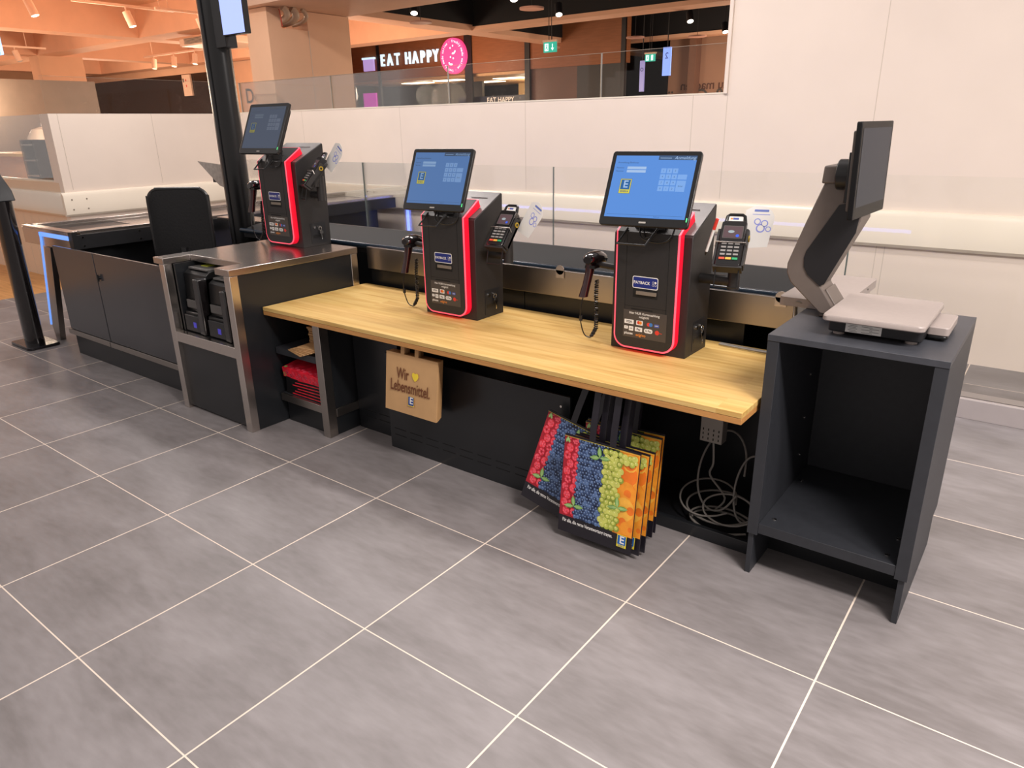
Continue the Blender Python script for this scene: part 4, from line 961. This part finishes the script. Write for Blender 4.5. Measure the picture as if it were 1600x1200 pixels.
# ------------------------------------------------------------------ open cabinet with scale at the right
def cabinet():
    t = thing('scale_cabinet', 'open-fronted anthracite cabinet on side feet carrying the weighing scale', 'cabinet', (2.29, 0.66, 0)); L = (-2.29, -0.66, 0)
    x0, x1, y0, y1 = 2.047, 2.540, 0.388, 0.958
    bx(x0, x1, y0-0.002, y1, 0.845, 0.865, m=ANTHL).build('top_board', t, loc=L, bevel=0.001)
    bx(x0, x0+0.036, y0, y1, 0.160, 0.8445, m=ANTH).build('side_panel', t, loc=L, bevel=0.001)
    bx(x1-0.036, x1, y0, y1, 0.160, 0.8445, m=ANTH).build('side_panel', t, loc=L, bevel=0.001)
    bx(x0+0.0362, x1-0.0362, y0+0.002, y1-0.02, 0.168, 0.205, m=ANTH).build('bottom_board', t, loc=L, bevel=0.001)
    bx(x0+0.0362, x1-0.0362, y1-0.018, y1, 0.165, 0.8445, m=ANTH).build('back_board', t, loc=L)
    for a in (x0+0.004, x1-0.024): bx(a, a+0.018, y0+0.008, y1, 0, 0.160, m=ANTH).build('foot_panel', t, loc=L, bevel=0.001)
    bx(x0+0.022, x1-0.024, y0+0.20, y0+0.215, 0.0, 0.160, m=BLK2).build('recessed_plinth', t, loc=L)
    for x, y in ((x0+0.07, y0+0.06), (x1-0.07, y0+0.05), (x1-0.06, y0+0.17), (x0+0.06, y0+0.4)): MB().lathe([(0.0075, 0), (0.0075, 0.002), (0.004, 0.004)], CHROME, c=(x, y, 0.205), n=12).build('screw', t, loc=L)
    for z in (0.30, 0.45, 0.62, 0.80): MB().cyl((x0+0.036, y0+0.42, z), (x0+0.039, y0+0.42, z), 0.005, CHROME, n=8).build('screw', t, loc=L)
cabinet()
def scale():
    t = thing('weighing_scale', 'grey weighing scale with a square pan on top of the open cabinet', 'scale', (2.32, 0.62, 0.865))
    m = MB().prism(rr(0, 0.02, 0.258, 0.29, 0.012, 4), 0.010, 0.052, M('scale_black', '#17171a', 0.4, var=0.05), 'z'); m.build('base', t, bevel=0.003)
    m = MB(); vs = []
    R0 = rr(0, 0.005, 0.276, 0.365, 0.018, 5); n = len(R0)
    for z, s in ((0.052, 0.985), (0.055, 1.0), (0.066, 1.0), (0.070, 0.985)): vs += [(x*s, 0.005+(y-0.005)*s, z) for x, y in R0]
    m.add(vs, [tuple(range(n)), tuple(range(3*n, 4*n))]+[(i*n+k, i*n+(k+1) % n, (i+1)*n+(k+1) % n, (i+1)*n+k) for i in range(3) for k in range(n)], GREYL); m.build('weighing_pan', t)
    for x, y in ((-0.10, -0.10), (0.10, -0.10), (-0.10, 0.14), (0.10, 0.14)):
        m = MB(); m.cyl((x, y, 0), (x, y, 0.010), 0.016, GREYL); m.build('foot', t)
    m = MB(); Y = -0.1262; m.rect(-0.028, 0.031, 0.10, 0.034, Y, WHITE)
    DG = M('print_grey', '#6a6664', 0.6, var=0.02)
    m.rect(-0.055, 0.0445, 0.030, 0.003, Y-0.0003, DARKTXT)
    for r_ in range(6): m.rect(-0.06+0.004*(r_ % 2), 0.040-r_*0.0045, 0.022, 0.0013, Y-0.0003, DG); m.rect(-0.018, 0.040-r_*0.0045, 0.03, 0.0013, Y-0.0003, DG) if r_ % 2 else m.rect(0.002, 0.040-r_*0.0045, 0.026, 0.0013, Y-0.0003, DG)
    m.build('rating_label', t)
    m = MB().prism([(-0.07, 0.018), (0.13, 0.018), (0.13, 0.045), (0.10, 0.052), (-0.05, 0.052), (-0.07, 0.045)], 0.139, 0.185, GREYP, 'x') if False else MB().prism(rr(0.155, 0.05, 0.06, 0.19, 0.012, 4), 0.018, 0.044, GREYL, 'z'); m.prism(rr(0.155, 0.05, 0.056, 0.186, 0.012, 4), 0.008, 0.018, PLA, 'z'); m.build('side_unit', t, bevel=0.003)
scale()
def arm():
    t = thing('scale_display_stand', 'angled grey stand with a black touch display turned sideways behind the scale', 'display stand', (2.10, 0.74, 0.865)); L = (-2.10, -0.74, -0.865)
    yA, yB = 0.67, 0.80
    out = [(2.084, 1.300), (2.037, 1.162), (2.003, 1.055), (1.997, 1.035), (1.998, 1.005), (2.014, 0.973), (2.120, 0.880), (2.160, 0.880), (2.160, 0.902), (2.111, 0.970), (2.205, 1.187), (2.203, 1.220), (2.150, 1.300)]
    MB().prism(out, yA, yB, GREYP, 'y').build('stand_arm', t, loc=L, bevel=0.004)
    ins = [(2.136, 1.232), (2.054, 1.082), (2.049, 1.058), (2.052, 1.030), (2.066, 1.005), (2.108, 0.972), (2.122, 0.978), (2.196, 1.150), (2.200, 1.200), (2.186, 1.245)]
    MB().prism(ins, yA-0.004, yA+0.002, M('insert_black', '#141316', 0.5, var=0.05), 'y').build('side_insert', t, loc=L, bevel=0.001)
    MB().prism([(2.076, 1.296), (2.128, 1.298), (2.128, 1.350), (2.079, 1.350)], 0.66, 0.80, GREYP, 'y').build('head_block', t, loc=L, bevel=0.005)
    m = MB().cyl((2.122, 0.665, 1.325), (2.160, 0.665, 1.325), 0.046, PLA); m.build('hinge', t, loc=L, bevel=0.004)
    bx(2.160, 2.172, 0.605, 0.83, 1.245, 1.392, m=PLA).build('mount_plate', t, loc=L, bevel=0.002)
    yaw, tilt = 1.536, 0.028
    DSP = M('display_black', '#131314', 0.45, spec=0.2, var=0.02); mo = MB().prism(rr(0, 0, 0.36, 0.279, 0.006, 3), -0.002, 0.014, DSP, 'y'); mo.prism(rr(0, 0, 0.33, 0.23, 0.006, 3), 0.014, 0.024, M('display_back', '#5c544e', 0.4, var=0.04), 'y')
    mo = mo.build('touch_display', t, bevel=0.002); mo.location = (2.204-2.10, 0.737-0.74, 1.339-0.865); mo.rotation_euler = (-tilt, 0, yaw)
    m = MB().rect(0.0, 0.008, 0.325, 0.225, -0.0026, M('idle_screen', '#23272e', 0.4, em=0.07, emc='#6a7488', spec=0.15)); m.build('screen', mo)
    m = MB(); m.prism(rr(2.06, 1.03, 0.22, 0.50, 0.02, 4), 0.8655, 0.897, GREYL, 'z'); m.cyl((2.1705, 1.12, 0.884), (2.172, 1.12, 0.884), 0.004, PLA, n=8); m.build('base_box', t, loc=L, bevel=0.003)
    m = MB(); m.prism([(2.113, 0.866), (2.20, 0.866), (2.165, 0.905), (2.125, 0.96)], 0.69, 0.80, GREYP, 'y'); m.build('stand_foot', t, loc=L, bevel=0.002)
    m = MB()
    for a in (0, 0.014): m.tube([(2.05, 0.79+a, 0.872), (2.015, 0.78+a, 0.885), (2.005, 0.80+a, 0.86), (2.0, 0.84+a, 0.74), (1.97, 0.88, 0.66), (1.86, 0.90-a, 0.648), (1.70, 0.915-a, 0.647)], 0.0036, CABLE)
    m.build('display_cable', t, loc=L)
arm()

# ------------------------------------------------------------------ background hall
def track_light(x, y, z, col, L, lab, n=3, ax='x', on=True):
    m = bx(-L/2, L/2, -0.02, 0.02, 0, 0.035, m=col)
    t = thing('track_light', lab, 'track light', (x, y, z), (0, 0, 0 if ax == 'x' else PI/2), 'ceiling track lights')
    m.build('rail', t)
    for s in (-1, 1): MB().cyl((s*L*0.35, 0, 0.035), (s*L*0.35, 0, 3.75-z), 0.006, col, n=6).build('suspension', t)
    for k in range(n):
        p = -L/2+L*(k+0.5)/n
        m = MB(); m.cyl((p, 0, 0.0), (p, 0, -0.07), 0.012, col, n=8); m.cyl((p, 0, -0.06), (p+0.04, -0.05, -0.26), 0.055, col, n=18); h = m.build('spot_head', t)
        m = MB(); m.cyl((p+0.0402, -0.0502, -0.2605), (p+0.0405, -0.0506, -0.2620), 0.045, SPOT if on else WHITE, n=18); m.build('lens', h)
SPOT = M('spot_glow', '#fff2e0', 0.5, em=6.0, emc='#fff0dc')
WHT = M('white_fitting', '#e8c8b0', 0.5, var=0.03); BKF = M('black_fitting', '#151215', 0.5, var=0.05)
track_light(-9.05, 2.9, 3.25, WHT, 1.6, 'long white track light with spots at the far upper left', 1, 'y')
track_light(-9.0, 4.2, 3.22, WHT, 1.5, 'white track light with a round spot right of the long one', 1, 'y')
track_light(-8.9, 5.3, 3.22, WHT, 1.4, 'white track light left of the black pole', 1, 'y')
track_light(-13.9, 7.6, 3.1, WHT, 2.6, 'distant white track light above the dark wall', 3, 'x', False)
track_light(-15.2, 4.3, 3.15, WHT, 2.4, 'distant white track light at the upper left edge', 2, 'y', False)
for x, y, lab in ((-5.55, 6.75, 'black ceiling spot nearest the wall column'), (-3.75, 6.8, 'black ceiling spot at the top middle of the opening'), (-4.1, 8.4, 'black ceiling spot above the green exit sign'), (-2.95, 10.6, 'black ceiling spot second from the right wall edge'), (-3.1, 12.5, 'black ceiling spot farthest back beside the right wall edge')):
    t = thing('ceiling_spot', lab, 'spotlight', (x, y, 3.05), group='black ceiling spots')
    m = MB(); m.cyl((0, 0, 0.1), (0, 0, 0.86), 0.01, BKF, n=8); m.cyl((0, 0, 0.15), (0.05, -0.06, 0.0), 0.06, BKF); m.build('housing', t)
    m = MB(); m.cyl((0.0505, -0.0606, -0.0015), (0.0510, -0.0612, -0.003), 0.05, SPOT); m.build('lens', t)
for x, y, lab in ((-5.8, 7.13, 'round pendant disc lamp under the nearest black spot'), (-3.74, 7.2, 'round pendant disc lamp at the top middle of the opening'), (-4.43, 11.5, 'round pendant disc lamp above the smaller exit sign'), (-6.6, 11.9, 'dark pendant disc right of the pink sign'), (-3.5, 12.2, 'dark pendant disc next to the right wall edge'), (-9.3, 6.9, 'small pendant disc left of the black pole')):
    t = thing('pendant_disc', lab, 'pendant lamp', (x, y, 2.98), group='pendant discs')
    m = MB(); m.cyl((0, 0, 0), (0, 0, 0.025), 0.17, M('disc_shade', '#b98a78', 0.5, var=0.03), n=32); m.build('shade', t)
    MB().cyl((0, 0, 0.025), (0, 0, 0.93 if x > -7.6 else 0.78), 0.005, BKF, n=6).build('cord', t)
# duct pipes beside the column
DUCT = M('duct_beige', '#bfa68e', 0.4, var=0.06)
t = thing('cable_ducts', 'beige perforated cable ducts and pipes bending into the top of the wall column', 'duct', (-4.77, 3.9, 2.65))
for k, (yy, r) in enumerate(((-0.06, 0.035), (0.06, 0.04), (0.20, 0.025))):
    MB().tube([(0.10, yy-0.09, 0.105), (0.10, yy-0.05, 0.08), (0.08, yy-0.02, 0.03), (-0.05, yy, -0.01), (-0.20, yy, -0.02)], r, DUCT, n=14).build('duct', t)
MB().tube([(0.05, -0.16, 0.09), (0.05, -0.15, 0.05), (0.04, -0.13, -0.08)], 0.006, M('red_wire', '#b8432e', 0.5, var=0.02)).build('red_wire', t)
# shop front
t = thing('storefront', 'brown storefront in the hall with a lit counter area below its fascia', 'storefront', (-9.5, 13.0, 0)); L = (9.5, -13.0, 0)
m = bx(-14.6, -5.45, 13.0, 13.2, 2.70, 3.62, m=SHOPW); m.box(-14.6, -5.45, 13.02, 13.2, 3.62, 3.9, BCEIL); m.build('fascia', t, loc=L)
for a, b in ((-9.95, -9.72), (-8.10, -7.96), (-13.1, -13.02), (-5.55, -5.45)): bx(a, b, 12.96, 13.02, 0, 3.6, m=BKF).build('mullion', t, loc=L)
bx(-14.6, -8.1, 13.2, 17.0, 2.64, 2.70, m=M('shop_ceiling', '#c99d72', 0.6, var=0.04)).build('shop_ceiling', t, loc=L)
LP = M('shop_light', '#ffeccb', 0.5, em=5, emc='#ffe6c0')
for x, y in ((-12.6, 14.0), (-11.2, 13.8), (-11.0, 15.2), (-9.6, 14.4), (-9.0, 15.6)): bx(x-0.45, x+0.45, y-0.2, y+0.2, 2.625, 2.64, m=LP).build('ceiling_panel', t, loc=L)
bx(-14.6, -11.0, 14.9, 15.0, 0, 2.64, m=M('shop_dark_back', '#35302e', 0.6, var=0.15, scale=2)).build('back_wall', t, loc=L)
bx(-11.0, -8.1, 16.6, 16.7, 0, 2.64, m=M('shop_warm_back', '#e6c08a', 0.6, var=0.08, scale=2)).build('back_wall', t, loc=L)
bx(-8.05, -6.7, 13.05, 13.15, 0, 2.7, m=M('brown_panel', '#5c3d30', 0.5, var=0.1, scale=2)).build('side_panel', t, loc=L)
bx(-6.7, -5.5, 13.05, 13.15, 0, 2.95, m=M('dark_grey_panel', '#3a3a3c', 0.6, var=0.05)).build('side_panel', t, loc=L)
m = bx(-10.5, -8.3, 13.3, 13.35, 1.0, 2.17, m=M('navy_board', '#252838', 0.5, var=0.05)); m.text('EAT HAPPY', -9.1, 2.07, 0.17, 13.29, WHITE, fat=0.01); m.build('counter_board', t, loc=L)
point('shop_lamp', (-12.5, 14.2, 2.3), 25, (1, 0.82, 0.6), 0.3); point('shop_lamp', (-9.6, 15.3, 2.2), 55, (1, 0.82, 0.58), 0.3)
SGN = M('sign_white', '#dff4ff', 0.4, em=1.0, emc='#cdeeff')
t = thing('shop_sign', 'illuminated white lettering EAT HAPPY on the brown shop fascia', 'sign', (-11.85, 12.93, 3.14))
for n_, (ch, x) in enumerate(zip('EATHAPPY', (-0.98, -0.70, -0.42, -0.02, 0.25, 0.51, 0.74, 0.97))):
    m = MB(); vs, fs = text_geo(ch, fat=0.022)
    pts = [(x+v.x*0.40*0.74, 0, v.y*0.40+0.02) for v in vs]; m.add(pts, fs, SGN); o = m.build('letter', t)
    s_ = o.modifiers.new('solid', 'SOLIDIFY'); s_.thickness = 0.05; s_.offset = 0
t = thing('round_shop_sign', 'round pink lit sign with two white smiling faces beside the shop lettering', 'sign', (-10.25, 12.86, 3.12))
PK = M('sign_pink', '#f0508c', 0.4, em=0.9, emc='#f0468a')
m = MB(); m.cyl((0, 0, 0), (0, 0.1, 0), 0.41, PK, n=48); m.build('disc', t)
m = MB(); Y = -0.003
for cx, cz, rot in ((0.02, 0.13, -0.5), (-0.05, -0.12, 0.35)):
    for k in (-1, 1): a = PI/2-rot+k*0.5; m.disc(cx+0.10*math.cos(a), cz+0.10*math.sin(a), 0.022, Y, SGN)
    pts = []
    for k in range(11): a = -PI/2-rot-0.95+1.9*k/10; pts.append((cx+0.095*math.cos(a), Y, cz+0.095*math.sin(a)))
    for k in range(11): a = -PI/2-rot+0.95-1.9*k/10; pts.append((cx+0.055*math.cos(a), Y, cz+0.055*math.sin(a)))
    m.poly(pts, SGN)
txt = 'freshly made online · freshly made online · '
for i, ch in enumerate(txt):
    if ch == ' ': continue
    a = PI/2-2*PI*i/len(txt); m.text(ch, 0.335*math.cos(a), 0.335*math.sin(a), 0.085, Y, SGN, fat=0.015, rot=a-PI/2)
m.build('sign_print', t)
t = thing('cup_sign', 'small square lit box sign left of the shop lettering', 'sign', (-13.38, 12.93, 3.10))
m = bx(-0.20, 0.20, -0.03, 0.03, -0.16, 0.13, m=M('cup_glow', '#b8a0d8', 0.4, em=0.8, emc='#b09ad8')); m.box(-0.24, 0.24, -0.035, 0.035, 0.13, 0.18, SGN); m.build('sign_box', t)
tag(bx(-13.35, -12.85, 12.6, 12.65, 0.0, 2.36, m=M('magenta_panel', '#d030c0', 0.4, em=0.75, emc='#d030c0')).build('magenta_board'), 'magenta lit board standing in front of the dark shop interior', 'board')
# exit signs
def exit_sign(x, y, z, w, lab, arrow):
    t = thing('exit_sign', lab, 'exit sign', (x, y, z), group='green exit signs'); h = w*0.62
    GR = M('exit_green', '#1fa08c', 0.4, em=0.9, emc='#18a08a')
    m = bx(-w/2, w/2, 0, 0.03, -h/2, h/2, m=GR); m.build('sign_box', t)
    m = MB(); Y = -0.002; EW = M('exit_white', '#dcfff6', 0.4, em=1.2, emc='#d0fff2')
    m.rect(-w*0.25, 0, w*0.30, h*0.72, Y, EW); m.disc(-w*0.22, h*0.2, h*0.08, Y-0.001, GR); m.poly([(-w*0.30, Y-0.001, h*0.08), (-w*0.18, Y-0.001, h*0.10), (-w*0.20, Y-0.001, -h*0.05), (-w*0.13, Y-0.001, -h*0.28), (-w*0.18, Y-0.001, -h*0.28), (-w*0.25, Y-0.001, -h*0.08), (-w*0.33, Y-0.001, -h*0.22), (-w*0.36, Y-0.001, -h*0.18), (-w*0.27, Y-0.001, -h*0.02)], GR)
    if arrow: m.rect(w*0.22, h*0.08, w*0.06, h*0.45, Y, EW); m.poly([(w*0.10, Y, -h*0.08), (w*0.34, Y, -h*0.08), (w*0.22, Y, -h*0.34)], EW)
    else: m.rect(w*0.22, 0, w*0.20, h*0.72, Y, EW)
    m.build('pictogram', t)
    m = MB(); m.box(-w*0.56, w*0.56, -0.01, 0.04, h/2, h/2+0.03, WHT); m.cyl((-w*0.1, 0.015, h/2), (-w*0.1, 0.015, 3.75-z), 0.006, BKF, n=6); m.cyl((w*0.1, 0.015, h/2), (w*0.1, 0.015, 3.75-z), 0.006, BKF, n=6); m.build('hanger', t)
exit_sign(-4.33, 8.5, 2.63, 0.24, 'green exit sign with running figure and downward arrow over the opening', True)
exit_sign(-4.62, 12.5, 2.71, 0.22, 'smaller green exit sign farther back beside the blue banner', False)
def banner(x, y, z0, z1, w, col, e, lab, s):
    t = thing('hanging_display', lab, 'display', (x, y, (z0+z1)/2)); h = (z1-z0)/2
    bx(-w/2, w/2, 0, 0.04, -h, h, m=M('banner_'+col.strip('#'), col, 0.4, em=e, emc=col)).build('panel', t)
    m = MB(); m.text(s, 0, h-0.16, 0.16, -0.003, M('banner_ink', '#3a4c9a', 0.5, var=0.02), mirror=True); m.build('banner_print', t)
    MB().cyl((0, 0.02, h), (0, 0.02, h+max(0.1, 3.88-z1)), 0.01, BKF, n=6).build('hanger', t)
banner(-4.25, 12.5, 2.36, 2.88, 0.17, '#7fa0f8', 1.0, 'glowing blue vertical display right of the smaller exit sign', '2')
banner(-5.0, 12.9, 2.1, 2.7, 0.10, '#8c8ac8', 0.5, 'dim violet vertical display left of the smaller exit sign', 'o')
# right hand far wall with mirrored lettering
w = bx(-5.4, 1.0, 15.0, 15.15, 0, 3.9, m=M('tan_wall', '#b98f76', 0.7, var=0.04, scale=2))
LT = M('lettering_brown', '#6a4638', 0.6, var=0.03)
w.text('zu machen', -4.50, 2.26, 0.27, 14.99, LT, fat=0.015, mirror=True)
w.text('Obst & Gemüse', -4.40, 2.02, 0.42, 14.985, M('lettering_grey', '#5c5450', 0.6, var=0.03), fat=0.01, mirror=True)
w.box(-4.78, -4.62, 14.7, 15.0, 0, 3.9, M('tan_wall_edge', '#8f6854', 0.7, var=0.04))
struct(w, 'wall_far_right', label='tan far wall with mirror-reversed lettering')
# air conditioning unit at the ceiling
t = thing('air_conditioner', 'white ceiling air conditioning cassette with slatted grille behind the black pole', 'air conditioner', (-10.6, 6.9, 3.0))
bx(-0.9, 0.5, -0.5, 0.5, 0, 0.14, m=WHT).build('cassette', t, bevel=0.02)
m = MB()
for k in range(5): m.box(-0.7, 0.35, -0.52+0.0*k, -0.501, 0.03+k*0.02, 0.035+k*0.02, BKF)
m.build('grille', t); MB().cyl((0, 0, 0.14), (0, 0, 0.75), 0.012, WHT, n=8).build('hanger', t)
t = thing('wall_box', 'pale electrical box with red switches on the far dark wall', 'switch box', (-18.3, 10.34, 2.75))
bx(-0.22, 0.22, 0, 0.06, -0.32, 0.25, m=WHT).build('housing', t, bevel=0.01)
m = MB(); m.rect(-0.02, 0.1, 0.05, 0.06, -0.002, M('print_red', '#d83a2c')); m.rect(-0.02, -0.05, 0.05, 0.06, -0.002, M('print_red', '#d83a2c')); m.rect(-0.15, 0.1, 0.06, 0.1, -0.002, DARKTXT); m.build('switches', t)
# lit display at top left edge
t = thing('hanging_display', 'small bright blue display at the upper left edge of the hall', 'display', (-10.35, 2.84, 2.72))
bx(-0.15, 0.16, 0, 0.04, -0.14, 0.13, m=M('edge_screen', '#7fb0f0', 0.4, em=1.0, emc='#78a8f0')).build('panel', t); MB().cyl((0, 0.02, 0.13), (0, 0.02, 1.0), 0.01, BKF, n=6).build('hanger', t)
# kitchen seen through the window at left
KW = M('kitchen_tile', '#7d7064', 0.35, var=0.08, scale=3)
struct(bx(-14.5, -14.4, 2.5, 6.0, 0, 2.5, m=KW), 'wall_kitchen', label='grey tiled kitchen wall')
struct(bx(-14.5, -7.4, 6.0, 6.1, 0, 1.6, m=COLM), 'wall_kitchen_back')
t = thing('kitchen_counter', 'pale wooden kitchen counter seen through the left window', 'counter', (-10.2, 3.2, 0))
bx(-1.5, 1.2, -0.4, 0.7, 0, 1.15, m=M('kitchen_wood', '#d8a87c', 0.5, var=0.08, scale=6, stretch=(1, 1, 10))).build('body', t)
bx(-1.55, 1.25, -0.45, 0.75, 1.15, 1.20, m=WOOD).build('worktop', t, bevel=0.004)
t = thing('lamp_hood', 'large domed grey lamp hood set down on the kitchen counter', 'cover', (-10.3, 3.2, 1.20))  # hood of the kitchen lamp, moved from its cord onto the counter
MB().lathe([(0.02, 0.38), (0.14, 0.34), (0.22, 0.22), (0.25, 0.0), (0.24, 0.0)], M('hood_grey', '#c2b4a6', 0.4, var=0.04)).build('dome', t); MB().cyl((0, 0, 0.37), (0, 0, 0.43), 0.02, STEELD, n=10).build('knob', t)
point('kitchen_light', (-9.6, 2.4, 2.0), 60, (1, 0.8, 0.62), 0.15)
for k in range(4):
    t = MB().lathe([(0.05, 0), (0.06, 0.10), (0.058, 0.12), (0.02, 0.15)], M('basket_metal', '#8f847a', 0.35, metal=0.6, var=0.05)); o = t.build('storage_jar'); o.location = (-9.35-k*0.22, 2.95+0.12*(k % 2), 1.20)
    tag(o, 'metal jar standing in the row on the kitchen counter', 'jar', 'jars on the kitchen counter')
t = thing('pan_rack', 'dark open rack at the right side of the kitchen window', 'rack', (-6.4, 1.62, 1.0))
for x in (-0.16, 0.16):
    bx(x-0.012, x+0.012, -0.10, 0.10, -1.0, 0.42, m=BKF).build('post', t)
for z in (-0.10, 0.04, 0.2, 0.36): bx(-0.15, 0.15, -0.10, 0.10, z, z+0.015, m=STEELD).build('shelf', t)
struct(bx(-8.5, -5.40, 1.36, 1.39, 1.02, 1.035, m=RAIL), 'window_1', label='pale sill of the kitchen window')
o = bx(-8.5, -5.40, 1.37, 1.38, 1.036, 1.66, m=GLASS).build('window_pane', bpy.data.objects['window_1'], smooth=False)
